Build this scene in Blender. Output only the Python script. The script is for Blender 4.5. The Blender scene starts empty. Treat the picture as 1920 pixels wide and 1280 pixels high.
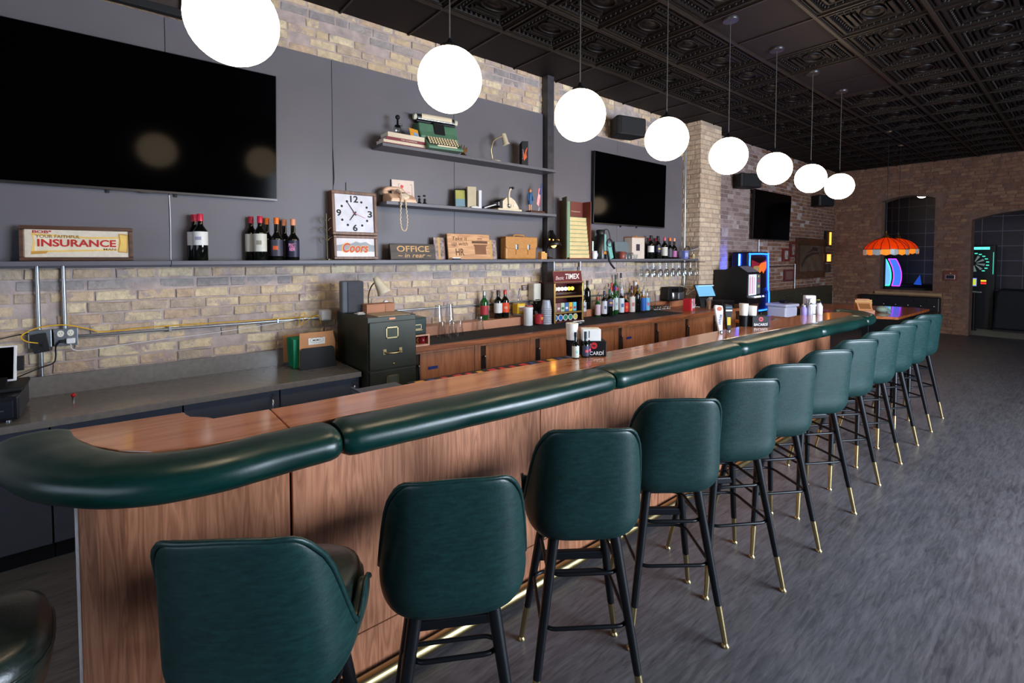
import bpy, bmesh, math, random
from math import sin, cos, pi, radians
from mathutils import Vector, Matrix
random.seed(7)
sc = bpy.context.scene
C = sc.collection

# ------------------------------------------------------------------ camera, world, daylight, exposure
cam_d = bpy.data.cameras.new('camera'); cam = bpy.data.objects.new('camera', cam_d); C.objects.link(cam)
cam.location = (4.1706, 0.0, 1.65)
cam.rotation_euler = (radians(90 - 2.13), 0, radians(50.447))
cam_d.lens = 17.0; cam_d.sensor_width = 36.0; cam_d.shift_y = -0.0649; cam_d.clip_start = 0.05; cam_d.clip_end = 100
sc.camera = cam
sc.view_settings.view_transform = 'Standard'; sc.view_settings.look = 'None'
sc.view_settings.gamma = 1.0; sc.view_settings.use_curve_mapping = False
sc.view_settings.exposure = 0.0
sc.cycles.use_denoising = True
sc.cycles.max_bounces = 8; sc.cycles.diffuse_bounces = 4; sc.cycles.glossy_bounces = 3; sc.cycles.transmission_bounces = 6
sc.cycles.caustics_reflective = False; sc.cycles.caustics_refractive = False
sc.cycles.sample_clamp_indirect = 4.0
w = bpy.data.worlds.new('world'); sc.world = w; w.use_nodes = True
w.node_tree.nodes['Background'].inputs[0].default_value = (0.55, 0.68, 1.0, 1)
w.node_tree.nodes['Background'].inputs[1].default_value = 0.5

def area(name, loc, direction, sx, sy, power, col):
    d = bpy.data.lights.new(name, 'AREA'); d.shape = 'RECTANGLE'; d.size = sx; d.size_y = sy
    d.energy = power; d.color = col
    o = bpy.data.objects.new(name, d); C.objects.link(o); o.location = loc
    o.rotation_euler = Vector(direction).to_track_quat('-Z', 'Y').to_euler()
    return o
# daylight entering by the storefront windows of the right-hand wall; fill light added behind the camera
area('daylight_right', (7.70, 4.4, 1.75), (-1, 0, -0.12), 3.4, 2.1, 760, (0.74, 0.85, 1.0))
area('fill_front', (3.6, -3.85, 1.75), (0, 1, -0.1), 4.4, 2.0, 60, (0.72, 0.84, 1.0))
GLOBE_W = 17.0     # emission of the frosted globes

# ------------------------------------------------------------------ materials
def _new(name):
    m = bpy.data.materials.new(name); m.use_nodes = True
    nt = m.node_tree; b = nt.nodes['Principled BSDF']
    return m, nt, b
def lin(r, g, b):
    f = lambda c: c/12.92 if c <= .04045 else ((c+.055)/1.055)**2.4
    return (f(r/255), f(g/255), f(b/255), 1)
def mat(name, col, rough=.5, metal=0., var=.12, scale=12., bump=0., bscale=60., spec=.5, coat=0., trans=0., emis=None, estr=0., alpha=1., stretch=None, ior=1.45):
    """principled with noise-driven colour and optional noise bump; col = sRGB 0-255"""
    m, nt, b = _new(name); N = nt.nodes; L = nt.links
    c = lin(*col)
    tc = N.new('ShaderNodeTexCoord')
    src = tc.outputs['Object']
    if stretch:
        mp = N.new('ShaderNodeMapping'); mp.inputs['Scale'].default_value = stretch; L.new(src, mp.inputs[0]); src = mp.outputs[0]
    if var > 0:
        n = N.new('ShaderNodeTexNoise'); n.inputs['Scale'].default_value = scale; n.inputs['Detail'].default_value = 4
        L.new(src, n.inputs['Vector'])
        r = N.new('ShaderNodeValToRGB'); L.new(n.outputs['Fac'], r.inputs[0])
        r.color_ramp.elements[0].position = .3; r.color_ramp.elements[1].position = .7
        r.color_ramp.elements[0].color = tuple(x*(1-var) for x in c[:3])+(1,)
        r.color_ramp.elements[1].color = tuple(min(1, x*(1+var)) for x in c[:3])+(1,)
        L.new(r.outputs[0], b.inputs['Base Color'])
    else:
        b.inputs['Base Color'].default_value = c
    if bump > 0:
        n2 = N.new('ShaderNodeTexNoise'); n2.inputs['Scale'].default_value = bscale; n2.inputs['Detail'].default_value = 5
        L.new(src, n2.inputs['Vector'])
        bp = N.new('ShaderNodeBump'); bp.inputs['Strength'].default_value = bump; bp.inputs['Distance'].default_value = .01
        L.new(n2.outputs['Fac'], bp.inputs['Height']); L.new(bp.outputs[0], b.inputs['Normal'])
    b.inputs['Roughness'].default_value = rough; b.inputs['Metallic'].default_value = metal
    b.inputs['Specular IOR Level'].default_value = spec; b.inputs['IOR'].default_value = ior
    b.inputs['Coat Weight'].default_value = coat; b.inputs['Coat Roughness'].default_value = .12
    b.inputs['Transmission Weight'].default_value = trans
    if emis:
        b.inputs['Emission Color'].default_value = lin(*emis); b.inputs['Emission Strength'].default_value = estr
    return m
def wood(name, c1, c2, rough=.4, axis='Z', scale=1., coat=0., bump=.05, contrast=(.35, .7)):
    """long-grained wood: stretched noise bands with cathedral distortion"""
    m, nt, b = _new(name); N = nt.nodes; L = nt.links
    tc = N.new('ShaderNodeTexCoord'); mp = N.new('ShaderNodeMapping')
    s = {'X': (1.2, 14, 14), 'Y': (14, 1.2, 14), 'Z': (14, 14, 1.2)}[axis]
    mp.inputs['Scale'].default_value = tuple(x*scale for x in s)
    L.new(tc.outputs['Object'], mp.inputs[0])
    n = N.new('ShaderNodeTexNoise'); n.inputs['Scale'].default_value = 1.0; n.inputs['Detail'].default_value = 3; n.inputs['Distortion'].default_value = .6
    L.new(mp.outputs[0], n.inputs['Vector'])
    mul = N.new('ShaderNodeMath'); mul.operation = 'MULTIPLY'; mul.inputs[1].default_value = 9.0; L.new(n.outputs['Fac'], mul.inputs[0])
    fr = N.new('ShaderNodeMath'); fr.operation = 'PINGPONG'; fr.inputs[1].default_value = 1.0; L.new(mul.outputs[0], fr.inputs[0])
    n2 = N.new('ShaderNodeTexNoise'); n2.inputs['Scale'].default_value = 6.0; n2.inputs['Detail'].default_value = 5; L.new(mp.outputs[0], n2.inputs['Vector'])
    mx = N.new('ShaderNodeMath'); mx.operation = 'MULTIPLY_ADD'; mx.inputs[1].default_value = .55
    L.new(fr.outputs[0], mx.inputs[0])
    m2 = N.new('ShaderNodeMath'); m2.operation = 'MULTIPLY'; m2.inputs[1].default_value = .45; L.new(n2.outputs['Fac'], m2.inputs[0]); L.new(m2.outputs[0], mx.inputs[2])
    r = N.new('ShaderNodeValToRGB'); L.new(mx.outputs[0], r.inputs[0])
    r.color_ramp.elements[0].position = contrast[0]-.2; r.color_ramp.elements[1].position = contrast[1]
    r.color_ramp.elements[0].color = lin(*c2); r.color_ramp.elements[1].color = lin(*c1)
    L.new(r.outputs[0], b.inputs['Base Color'])
    bp = N.new('ShaderNodeBump'); bp.inputs['Strength'].default_value = bump; bp.inputs['Distance'].default_value = .004
    L.new(mx.outputs[0], bp.inputs['Height']); L.new(bp.outputs[0], b.inputs['Normal'])
    b.inputs['Roughness'].default_value = rough; b.inputs['Coat Weight'].default_value = coat; b.inputs['Coat Roughness'].default_value = .08
    return m
def brickmat(name, cols, bump=.75, smear=None):
    """a colour of the list per brick (by mesh island and by object), rough blotchy face"""
    m, nt, b = _new(name); N = nt.nodes; L = nt.links
    g = N.new('ShaderNodeNewGeometry'); oi = N.new('ShaderNodeObjectInfo')
    ad = N.new('ShaderNodeMath'); ad.operation = 'ADD'; L.new(g.outputs['Random Per Island'], ad.inputs[0]); L.new(oi.outputs['Random'], ad.inputs[1])
    fr = N.new('ShaderNodeMath'); fr.operation = 'FRACT'; L.new(ad.outputs[0], fr.inputs[0])
    r = N.new('ShaderNodeValToRGB'); r.color_ramp.interpolation = 'CONSTANT'; L.new(fr.outputs[0], r.inputs[0])
    e = r.color_ramp.elements; e[0].color = lin(*cols[0]); e[1].position = 1/len(cols); e[1].color = lin(*cols[1])
    for i, c in enumerate(cols[2:], 2):
        x = e.new(i/len(cols)); x.color = lin(*c)
    n = N.new('ShaderNodeTexNoise'); n.inputs['Scale'].default_value = 16; n.inputs['Detail'].default_value = 6; n.inputs['Roughness'].default_value = .65
    L.new(g.outputs['Position'], n.inputs['Vector'])
    mr = N.new('ShaderNodeMapRange'); mr.inputs['From Min'].default_value = .25; mr.inputs['From Max'].default_value = .75
    mr.inputs['To Min'].default_value = .72; mr.inputs['To Max'].default_value = 1.22; L.new(n.outputs['Fac'], mr.inputs[0])
    mu = N.new('ShaderNodeVectorMath'); mu.operation = 'SCALE'; L.new(r.outputs[0], mu.inputs[0]); L.new(mr.outputs[0], mu.inputs['Scale'])
    if smear:       # old mortar smeared over the faces in patches
        n3 = N.new('ShaderNodeTexNoise'); n3.inputs['Scale'].default_value = 5.5; n3.inputs['Detail'].default_value = 7; n3.inputs['Roughness'].default_value = .7; L.new(g.outputs['Position'], n3.inputs['Vector'])
        m3 = N.new('ShaderNodeMapRange'); m3.inputs['From Min'].default_value = .52; m3.inputs['From Max'].default_value = .60; L.new(n3.outputs['Fac'], m3.inputs[0])
        mx = N.new('ShaderNodeMix'); mx.data_type = 'RGBA'; L.new(m3.outputs[0], mx.inputs[0]); L.new(mu.outputs[0], mx.inputs[6]); mx.inputs[7].default_value = lin(*smear); L.new(mx.outputs[2], b.inputs['Base Color'])
    else: L.new(mu.outputs[0], b.inputs['Base Color'])
    n2 = N.new('ShaderNodeTexNoise'); n2.inputs['Scale'].default_value = 30; n2.inputs['Detail'].default_value = 6; L.new(g.outputs['Position'], n2.inputs['Vector'])
    bp = N.new('ShaderNodeBump'); bp.inputs['Strength'].default_value = bump; bp.inputs['Distance'].default_value = .02
    L.new(n2.outputs['Fac'], bp.inputs['Height']); L.new(bp.outputs[0], b.inputs['Normal'])
    b.inputs['Roughness'].default_value = .85; b.inputs['Specular IOR Level'].default_value = .25
    return m
def leather(name, c1, c2, rough=.33, bump=.1):
    m, nt, b = _new(name); N = nt.nodes; L = nt.links
    tc = N.new('ShaderNodeTexCoord'); mp = N.new('ShaderNodeMapping'); mp.inputs['Scale'].default_value = (9, 9, 30); L.new(tc.outputs['Object'], mp.inputs[0])
    n = N.new('ShaderNodeTexNoise'); n.inputs['Scale'].default_value = 3; n.inputs['Detail'].default_value = 8; n.inputs['Roughness'].default_value = .7; L.new(mp.outputs[0], n.inputs['Vector'])
    r = N.new('ShaderNodeValToRGB'); L.new(n.outputs['Fac'], r.inputs[0]); r.color_ramp.elements[0].position = .3; r.color_ramp.elements[1].position = .72
    r.color_ramp.elements[0].color = lin(*c2); r.color_ramp.elements[1].color = lin(*c1); L.new(r.outputs[0], b.inputs['Base Color'])
    n2 = N.new('ShaderNodeTexNoise'); n2.inputs['Scale'].default_value = 130; n2.inputs['Detail'].default_value = 3; L.new(tc.outputs['Object'], n2.inputs['Vector'])
    bp = N.new('ShaderNodeBump'); bp.inputs['Strength'].default_value = bump; bp.inputs['Distance'].default_value = .004; L.new(n2.outputs['Fac'], bp.inputs['Height']); L.new(bp.outputs[0], b.inputs['Normal'])
    mr = N.new('ShaderNodeMapRange'); mr.inputs['To Min'].default_value = rough-.06; mr.inputs['To Max'].default_value = rough+.12; L.new(n.outputs['Fac'], mr.inputs[0]); L.new(mr.outputs[0], b.inputs['Roughness'])
    return m
def floor_mat():
    m, nt, b = _new('floor_vinyl'); N = nt.nodes; L = nt.links
    tc = N.new('ShaderNodeTexCoord'); facs = []
    for sc_, st, det in ((1., (62, 7, 1), 6), (1., (16, 2.5, 1), 4), (.7, (1, 1, 1), 3)):
        mp = N.new('ShaderNodeMapping'); mp.inputs['Scale'].default_value = st; L.new(tc.outputs['Object'], mp.inputs[0])
        n = N.new('ShaderNodeTexNoise'); n.inputs['Scale'].default_value = sc_; n.inputs['Detail'].default_value = det; n.inputs['Roughness'].default_value = .6; n.inputs['Distortion'].default_value = .8; L.new(mp.outputs[0], n.inputs['Vector']); facs.append(n.outputs['Fac'])
    bk = N.new('ShaderNodeTexBrick'); bk.inputs['Scale'].default_value = 1.; bk.inputs['Brick Width'].default_value = 1.2; bk.inputs['Row Height'].default_value = .18; bk.inputs['Mortar Size'].default_value = .0012
    bk.inputs['Color1'].default_value = (.42, .42, .42, 1); bk.inputs['Color2'].default_value = (.58, .58, .58, 1); bk.inputs['Mortar'].default_value = (.3, .3, .3, 1)
    mp = N.new('ShaderNodeMapping'); mp.inputs['Rotation'].default_value = (0, 0, pi/2); L.new(tc.outputs['Object'], mp.inputs[0]); L.new(mp.outputs[0], bk.inputs['Vector'])
    acc = None
    for f_, k in zip(facs+[bk.outputs['Color']], (.5, .25, .15, .22)):
        x = N.new('ShaderNodeMath'); x.operation = 'MULTIPLY_ADD'; L.new(f_, x.inputs[0]); x.inputs[1].default_value = k
        if acc: L.new(acc, x.inputs[2])
        else: x.inputs[2].default_value = -.06
        acc = x.outputs[0]
    r = N.new('ShaderNodeValToRGB'); L.new(acc, r.inputs[0]); e = r.color_ramp.elements
    e[0].position = .36; e[0].color = lin(64, 62, 66); e[1].position = .62; e[1].color = lin(112, 109, 112)
    L.new(r.outputs[0], b.inputs['Base Color']); b.inputs['Roughness'].default_value = .42
    bp = N.new('ShaderNodeBump'); bp.inputs['Strength'].default_value = .12; bp.inputs['Distance'].default_value = .003; L.new(facs[0], bp.inputs['Height']); L.new(bp.outputs[0], b.inputs['Normal'])
    return m
def emit(name, col, s):
    m, nt, b = _new(name)
    b.inputs['Base Color'].default_value = lin(*col); b.inputs['Emission Color'].default_value = lin(*col); b.inputs['Emission Strength'].default_value = s
    b.inputs['Roughness'].default_value = .3
    n = nt.nodes.new('ShaderNodeTexNoise'); n.inputs['Scale'].default_value = 3
    mr = nt.nodes.new('ShaderNodeMapRange'); mr.inputs['To Min'].default_value = s*.9; mr.inputs['To Max'].default_value = s*1.1
    nt.links.new(n.outputs['Fac'], mr.inputs[0]); nt.links.new(mr.outputs[0], b.inputs['Emission Strength'])
    return m
_flat = {}
def paint(col, rough=.5, metal=0., **k):
    key = (col, rough, metal, tuple(sorted(k.items())))
    if key not in _flat: _flat[key] = mat('paint_%d_%d_%d' % col, col, rough, metal, var=k.pop('var', .06), **k)
    return _flat[key]

def clear_glass(name):
    m, nt, b = _new(name); N = nt.nodes; L = nt.links
    t_ = N.new('ShaderNodeBsdfTransparent'); t_.inputs[0].default_value = (.93, .95, .95, 1)
    g = N.new('ShaderNodeBsdfGlossy'); g.inputs['Roughness'].default_value = .06
    lw = N.new('ShaderNodeLayerWeight'); lw.inputs['Blend'].default_value = .35
    mr = N.new('ShaderNodeMapRange'); mr.inputs['To Min'].default_value = .07; mr.inputs['To Max'].default_value = .8; L.new(lw.outputs['Facing'], mr.inputs[0])
    n = N.new('ShaderNodeTexNoise'); n.inputs['Scale'].default_value = 40; bp = N.new('ShaderNodeBump'); bp.inputs['Strength'].default_value = .05; L.new(n.outputs['Fac'], bp.inputs['Height']); L.new(bp.outputs[0], g.inputs['Normal'])
    mx = N.new('ShaderNodeMixShader'); L.new(mr.outputs[0], mx.inputs[0]); L.new(t_.outputs[0], mx.inputs[1]); L.new(g.outputs[0], mx.inputs[2]); L.new(mx.outputs[0], N['Material Output'].inputs[0]); N.remove(b)
    return m
M = dict(
    green=leather('green_leatherette', (22, 61, 58), (12, 40, 40), .37),
    seat=leather('seat_leatherette', (38, 50, 44), (16, 24, 22), .3),
    pad=leather('pad_leatherette', (7, 54, 47), (5, 40, 37), .30, .03),
    blackleather=leather('black_leatherette', (26, 28, 28), (10, 12, 12), .3),
    oliveleather=leather('olive_leatherette', (70, 66, 48), (40, 38, 28), .4),
    black=mat('black_steel', (20, 22, 26), .38, .3),
    brass=mat('brass', (184, 164, 118), .34, 1., var=.08),
    chrome=mat('chrome', (190, 192, 196), .25, 1., var=.04),
    galv=mat('galvanised', (170, 175, 180), .32, .9, var=.08, scale=40),
    grey=mat('grey_paint', (97, 93, 98), .5, var=.05, scale=3, bump=.03, bscale=90),
    shelfgrey=mat('shelf_paint', (94, 92, 98), .45, var=.05, bump=.02),
    cabgrey=mat('cabinet_paint', (72, 77, 90), .42, var=.05),
    quartz=mat('grey_quartz', (126, 121, 117), .22, var=.12, scale=30, coat=.3),
    panelwood=wood('panel_walnut', (208, 142, 106), (154, 97, 69), .42, 'Z', 1.9, contrast=(.3, .85)),
    topwood=wood('bar_top_laminate', (204, 136, 96), (172, 108, 74), .16, 'Y', .8, coat=.5, bump=.02),
    bbwood=wood('back_bar_wood', (178, 114, 74), (146, 88, 56), .4, 'Z', .9),
    bbtop=wood('back_bar_top', (170, 102, 64), (132, 74, 44), .3, 'Y', .9),
    darkwood=wood('dark_frame_wood', (92, 58, 38), (54, 32, 20), .4, 'Y', 1.5),
    clockwood=wood('clock_wood', (120, 80, 52), (78, 48, 30), .45, 'Z', 2.),
    lightwood=wood('plaque_wood', (206, 156, 108), (170, 116, 74), .45, 'Y', 1.6),
    tablewood=wood('table_wood', (196, 106, 52), (150, 72, 30), .18, 'X', .8, coat=.4),
    tin=mat('dark_tin', (18, 13, 12), .48, 0., var=.2, scale=8, bump=.05, spec=.2),
    flatpanel=mat('ceiling_panel', (30, 25, 27), .6, var=.05, spec=.1),
    tbar=mat('ceiling_grid', (36, 29, 25), .45, .0, spec=.2),
    mortar=mat('mortar', (174, 158, 152), .95, var=.22, scale=10, bump=.8, bscale=26),
    mortar_dark=mat('mortar_dark', (124, 94, 80), .95, var=.25, scale=9, bump=.7, bscale=30),
    cream=brickmat('cream_brick', [(208, 188, 156), (196, 174, 142), (186, 166, 144), (216, 198, 166), (178, 160, 140), (204, 180, 150), (192, 166, 140)], smear=(172, 154, 146)),
    greybrick=brickmat('smeared_brick', [(156, 148, 144), (166, 156, 150), (148, 140, 138)], .7),
    tanbrick=brickmat('tan_brick', [(206, 184, 160), (196, 172, 148), (200, 178, 156), (188, 166, 144)], .4),
    ambertintbrick=brickmat('amber_tinted_brick', [(146, 108, 86), (134, 96, 78), (152, 116, 90), (126, 90, 74), (140, 102, 82)], .6, (118, 86, 76)),  # brown holds the amber lamps' tint, put into the brick colour
    violetlitbrick=brickmat('violet_lit_brick', [(158, 136, 132), (146, 124, 118), (166, 144, 138), (136, 114, 108)], .6),  # blue-violet light of the jukebox put into the colour of these bricks
    tv=mat('tv_screen', (2, 2, 3), .09, 0, var=0, spec=.04),
    tvframe=mat('tv_frame', (14, 14, 16), .35),
    globe=emit('globe_glass_lit', (255, 226, 188), GLOBE_W),
    mattblack=mat('matt_black', (14, 14, 16), .6),
    rubber=mat('rubber_mat', (22, 22, 26), .7, var=.1, bump=.3, bscale=200),
    white=mat('white_plastic', (226, 226, 228), .4, var=.03),
    paper=mat('paper', (232, 230, 224), .7, var=.03),
    glass=clear_glass('clear_glass'),
    darkglass=mat('dark_bottle_glass', (10, 14, 10), .08, var=0, spec=.6),
    greenglass=mat('green_bottle_glass', (38, 96, 44), .08, var=0, trans=.4),
    amber=mat('amber_liquor', (190, 130, 50), .06, var=0, trans=.5),
    yellowliq=mat('yellow_liquor', (206, 170, 60), .06, var=0, trans=.5),
)

# ------------------------------------------------------------------ mesh helpers
class MB:
    def __init__(s): s.v = []; s.f = []; s.mi = []; s.m = 0; s.sm = []; s.smooth = False
    def add(s, vs, fs, smooth=None):
        o = len(s.v); s.v += [tuple(p) for p in vs]
        for f in fs: s.f.append(tuple(i+o for i in f)); s.mi.append(s.m); s.sm.append(s.smooth if smooth is None else smooth)
        return s
    def bx(s, x0, x1, y0, y1, z0, z1):
        return s.add([(x0,y0,z0),(x1,y0,z0),(x1,y1,z0),(x0,y1,z0),(x0,y0,z1),(x1,y0,z1),(x1,y1,z1),(x0,y1,z1)],
                     [(0,3,2,1),(4,5,6,7),(0,1,5,4),(1,2,6,5),(2,3,7,6),(3,0,4,7)])
    def box(s, c, d, R=None):
        n = len(s.v); h = [x/2 for x in d]; s.bx(-h[0],h[0],-h[1],h[1],-h[2],h[2])
        R = R or Matrix.Identity(3)
        for i in range(n, n+8): s.v[i] = tuple(R @ Vector(s.v[i]) + Vector(c))
        return s
    def prism(s, poly, z0, z1):
        n = len(poly)
        a = sum(poly[i][0]*poly[(i+1)%n][1]-poly[(i+1)%n][0]*poly[i][1] for i in range(n))
        if a < 0: poly = poly[::-1]
        return s.add([(x,y,z0) for x,y in poly]+[(x,y,z1) for x,y in poly],
                     [tuple(range(n))[::-1], tuple(range(n,2*n))]+[(i,(i+1)%n,(i+1)%n+n,i+n) for i in range(n)])
    def prism_x(s, poly, x0, x1):           # polygon in (y,z), extruded along x
        n0 = len(s.v); s.prism(poly, x0, x1)
        for i in range(n0, len(s.v)): a,b,c = s.v[i]; s.v[i] = (c, a, b)
        return s
    def prism_y(s, poly, y0, y1):           # polygon in (x,z), extruded along y
        n0 = len(s.v); nf = len(s.f); s.prism(poly, y0, y1)
        for i in range(n0, len(s.v)): a,b,c = s.v[i]; s.v[i] = (a, c, b)
        for i in range(nf, len(s.f)): s.f[i] = s.f[i][::-1]
        return s
    def lathe(s, prof, n=16, c=(0,0,0), cap=True):      # prof [(r,z)] bottom to top
        k = len(prof); vs = [(c[0]+r*cos(2*pi*j/n), c[1]+r*sin(2*pi*j/n), c[2]+z) for r,z in prof for j in range(n)]
        fs = [(i*n+j, i*n+(j+1)%n, (i+1)*n+(j+1)%n, (i+1)*n+j) for i in range(k-1) for j in range(n)]
        s.add(vs, fs, True)
        if cap: s.add([vs[j] for j in range(n)], [tuple(range(n))[::-1]], False); s.add([vs[(k-1)*n+j] for j in range(n)], [tuple(range(n))], False)
        return s
    def tube(s, path, r, n=8, closed=False, rs=None):
        P = [Vector(p) for p in path]; k = len(P); vs = []; ref = None
        for i, p in enumerate(P):
            a = P[i-1] if (i or closed) else P[0]; b = P[(i+1)%k] if (i < k-1 or closed) else P[-1]
            t = (b-a).normalized()
            if ref is None: ref = t.orthogonal().normalized()
            u = (ref - t*ref.dot(t)); u = u.normalized() if u.length > 1e-6 else t.orthogonal().normalized(); ref = u
            w_ = t.cross(u); q = rs[i] if rs else r
            vs += [p + q*(cos(2*pi*j/n)*u + sin(2*pi*j/n)*w_) for j in range(n)]
        m_ = k if closed else k-1
        fs = [(i*n+j, i*n+(j+1)%n, ((i+1)%k)*n+(j+1)%n, ((i+1)%k)*n+j) for i in range(m_) for j in range(n)]
        s.add(vs, fs, True)
        if not closed: s.add(vs[:n], [tuple(range(n))[::-1]], False); s.add(vs[-n:], [tuple(range(n))], False)
        return s
    def grid(s, rows, smooth=True, closeu=False):
        n = len(rows[0]); vs = [p for r in rows for p in r]; fs = []
        for i in range(len(rows)-1):
            for j in range(n if closeu else n-1): fs.append((i*n+j, i*n+(j+1)%n, (i+1)*n+(j+1)%n, (i+1)*n+j))
        return s.add(vs, fs, smooth)
    def ball(s, c, r, n=12, sq=(1,1,1)):
        rows = []
        for i in range(n//2+1):
            a = pi*i/(n//2)-pi/2
            rows.append([(c[0]+sq[0]*r*cos(a)*cos(2*pi*j/n), c[1]+sq[1]*r*cos(a)*sin(2*pi*j/n), c[2]+sq[2]*r*sin(a)) for j in range(n)])
        return s.grid(rows, True, True)
    def mesh(s, name, mats):
        me = bpy.data.meshes.new(name); me.from_pydata(s.v, [], s.f)
        for m in (mats if isinstance(mats, (list, tuple)) else [mats]): me.materials.append(m)
        me.polygons.foreach_set('material_index', s.mi); me.polygons.foreach_set('use_smooth', s.sm); me.update()
        return me
def O(name, mb, mats, parent=None, bev=0., seg=2, **props):
    me = mb if isinstance(mb, bpy.types.Mesh) else mb.mesh(name, mats)
    o = bpy.data.objects.new(name, me); C.objects.link(o)
    if parent: o.parent = parent
    if bev:
        b = o.modifiers.new('b', 'BEVEL'); b.width = bev; b.segments = seg; b.limit_method = 'ANGLE'; b.angle_limit = radians(40); b.harden_normals = False
    for k, v in props.items(): o[k] = v
    return o
def S(name, mb, mats, parent=None, bev=0.):
    o = O(name, mb, mats, parent, bev)
    if not parent: o['kind'] = 'structure'
    return o
def SE(name):
    o = bpy.data.objects.new(name, None); C.objects.link(o); o['kind'] = 'structure'; o.empty_display_size = .1; return o
def T(name, label, cat, loc=(0,0,0), rz=0., group=None, ry=0.):
    o = bpy.data.objects.new(name, None); C.objects.link(o); o.empty_display_size = .05
    o.location = loc; o.rotation_euler = (0, ry, rz); o['label'] = label; o['category'] = cat
    if group: o['group'] = group
    return o
def dup(root, loc=None, rz=None, label=None, group=None):
    r = root.copy(); C.objects.link(r)
    if loc is not None: r.location = loc
    if rz is not None: r.rotation_euler = (root.rotation_euler[0], root.rotation_euler[1], rz)
    if label: r['label'] = label
    if group: r['group'] = group
    for ch in list(root.children):
        c = ch.copy(); C.objects.link(c); c.parent = r
        for g in ch.children:
            d = g.copy(); C.objects.link(d); d.parent = c
    return r
def text(name, body, m, parent, x, y, z, w_, h_, bold=.0, shear=0., ext=.0006, align='CENTER'):
    """flat lettering facing local +x, centred at (y,z), fitted to w_ x h_ metres"""
    cu = bpy.data.curves.new('t', 'FONT'); cu.body = body; cu.align_x = align; cu.offset = bold; cu.shear = shear; cu.resolution_u = 3; cu.space_line = .9
    ob = bpy.data.objects.new('t', cu); me = bpy.data.meshes.new_from_object(ob)
    xs = [v.co.x for v in me.vertices]; ys = [v.co.y for v in me.vertices]
    cx, cy = (min(xs)+max(xs))/2, (min(ys)+max(ys))/2; dx, dy = max(xs)-min(xs), max(ys)-min(ys)
    for v in me.vertices: a, b = (v.co.x-cx)/dx*w_, (v.co.y-cy)/dy*h_; v.co = (x+ext, y+a, z+b)
    me.materials.clear(); me.materials.append(m); me.name = name
    bpy.data.objects.remove(ob); bpy.data.curves.remove(cu)
    return O(name, me, None, parent)
def circ(r, n, c=(0,0)): return [(c[0]+r*cos(2*pi*i/n), c[1]+r*sin(2*pi*i/n)) for i in range(n)]
def interp(pts, y):
    for (a, p), (b, q) in zip(pts, pts[1:]):
        if y <= b: return p+(q-p)*(y-a)/(b-a)
    return pts[-1][1]
def smooth_path(pts, n=6):
    out = []; P = [Vector(p) for p in pts]
    for i in range(len(P)-1):
        p0, p1, p2, p3 = P[max(i-1,0)], P[i], P[i+1], P[min(i+2,len(P)-1)]
        for j in range(n):
            t = j/n; out.append(.5*((2*p1)+(-p0+p2)*t+(2*p0-5*p1+4*p2-p3)*t*t+(-p0+3*p1-3*p2+p3)*t**3))
    out.append(P[-1]); return out
# ------------------------------------------------------------------ room shell
YF = 13.8; HC = 3.74; XR = 7.8; YN = -4.0
mfloor = floor_mat()
S('floor', MB().bx(-.3, XR, YN, YF+.2, -.1, 0), mfloor)
S('floor', MB().bx(-.3, XR, YF+.2, 17.0, -.1, -.004), mat('back_room_floor', (170, 174, 164), .5, var=.1))

# --- brick walls: mortar body plus single bricks
def brick_shape(l, h, rnd, d=.010):
    j = lambda s: rnd.uniform(-s, s)
    c = min(.006, h*.15)
    b = [(-.02, -l/2, -h/2), (-.02, l/2, -h/2), (-.02, l/2, h/2), (-.02, -l/2, h/2)]
    m_ = [(d*.45, y+j(.003), z+j(.0025)) for _, y, z in b]
    f = [(d+j(.003), y*(1-2*c/l)+j(.004), z*(1-2*c/h)+j(.003)) for _, y, z in b]
    mid = [(d+j(.004), 0+j(.02), h*.5-c+j(.002)), (d+j(.004), j(.02), -h*.5+c+j(.002))]
    v = b+m_+f+mid
    fs = [(i, (i+1) % 4, (i+1) % 4+4, i+4) for i in range(4)]
    fs += [(4,5,9,13,8), (5,6,10,9), (6,7,11,12,10), (7,4,8,11), (8,13,12,11), (13,9,10,12)]
    return v, fs
rb = random.Random(3)
BR = {}
for kind, (l, h) in dict(stretcher=(.205, .063), header=(.098, .063), bat=(.15, .063)).items():
    BR[kind] = []
    for i in range(5):
        v, fs = brick_shape(l, h, rb); BR[kind].append((l, h, v, fs))
def course_fill(u0, u1, z0, z1, rnd, L=.0125, H=.0745):
    """yields (kind, u centre, z centre, length, height) clipped to the rectangle"""
    k = 0; z = z0
    while z + .03 < z1:
        u = u0 - (rnd.uniform(.02, .2))
        while u < u1:
            kind = rnd.choices(['stretcher', 'header', 'bat'], [.72, .16, .12])[0]
            l = {'stretcher': .205, 'header': .098, 'bat': .15}[kind]
            a, b = max(u, u0), min(u+l, u1)
            if b-a > .035: yield kind, (a+b)/2, z+.0315, b-a, min(.063, z1-z)
            u += l+L
        z += H
wl = S('wall_left', MB().bx(-.25, 0, YN, YF+.4, 0, HC+.1), M['mortar'])
bmesh_cache = {}
def brick_obj(kind, i, m, parent, loc, sy, sz, rz=0):
    key = (kind, i, m.name)
    if key not in bmesh_cache:
        l, h, v, fs = BR[kind][i]; bmesh_cache[key] = MB().add(v, fs).mesh('brick', m)
    o = bpy.data.objects.new('brick', bmesh_cache[key]); C.objects.link(o); o.parent = parent; o.location = loc
    o.scale = (1, sy, sz); o.rotation_euler = (rnd_b.uniform(-.012, .012), 0, rz + rnd_b.uniform(-.01, .01)); return o
rnd_b = random.Random(11)
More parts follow.
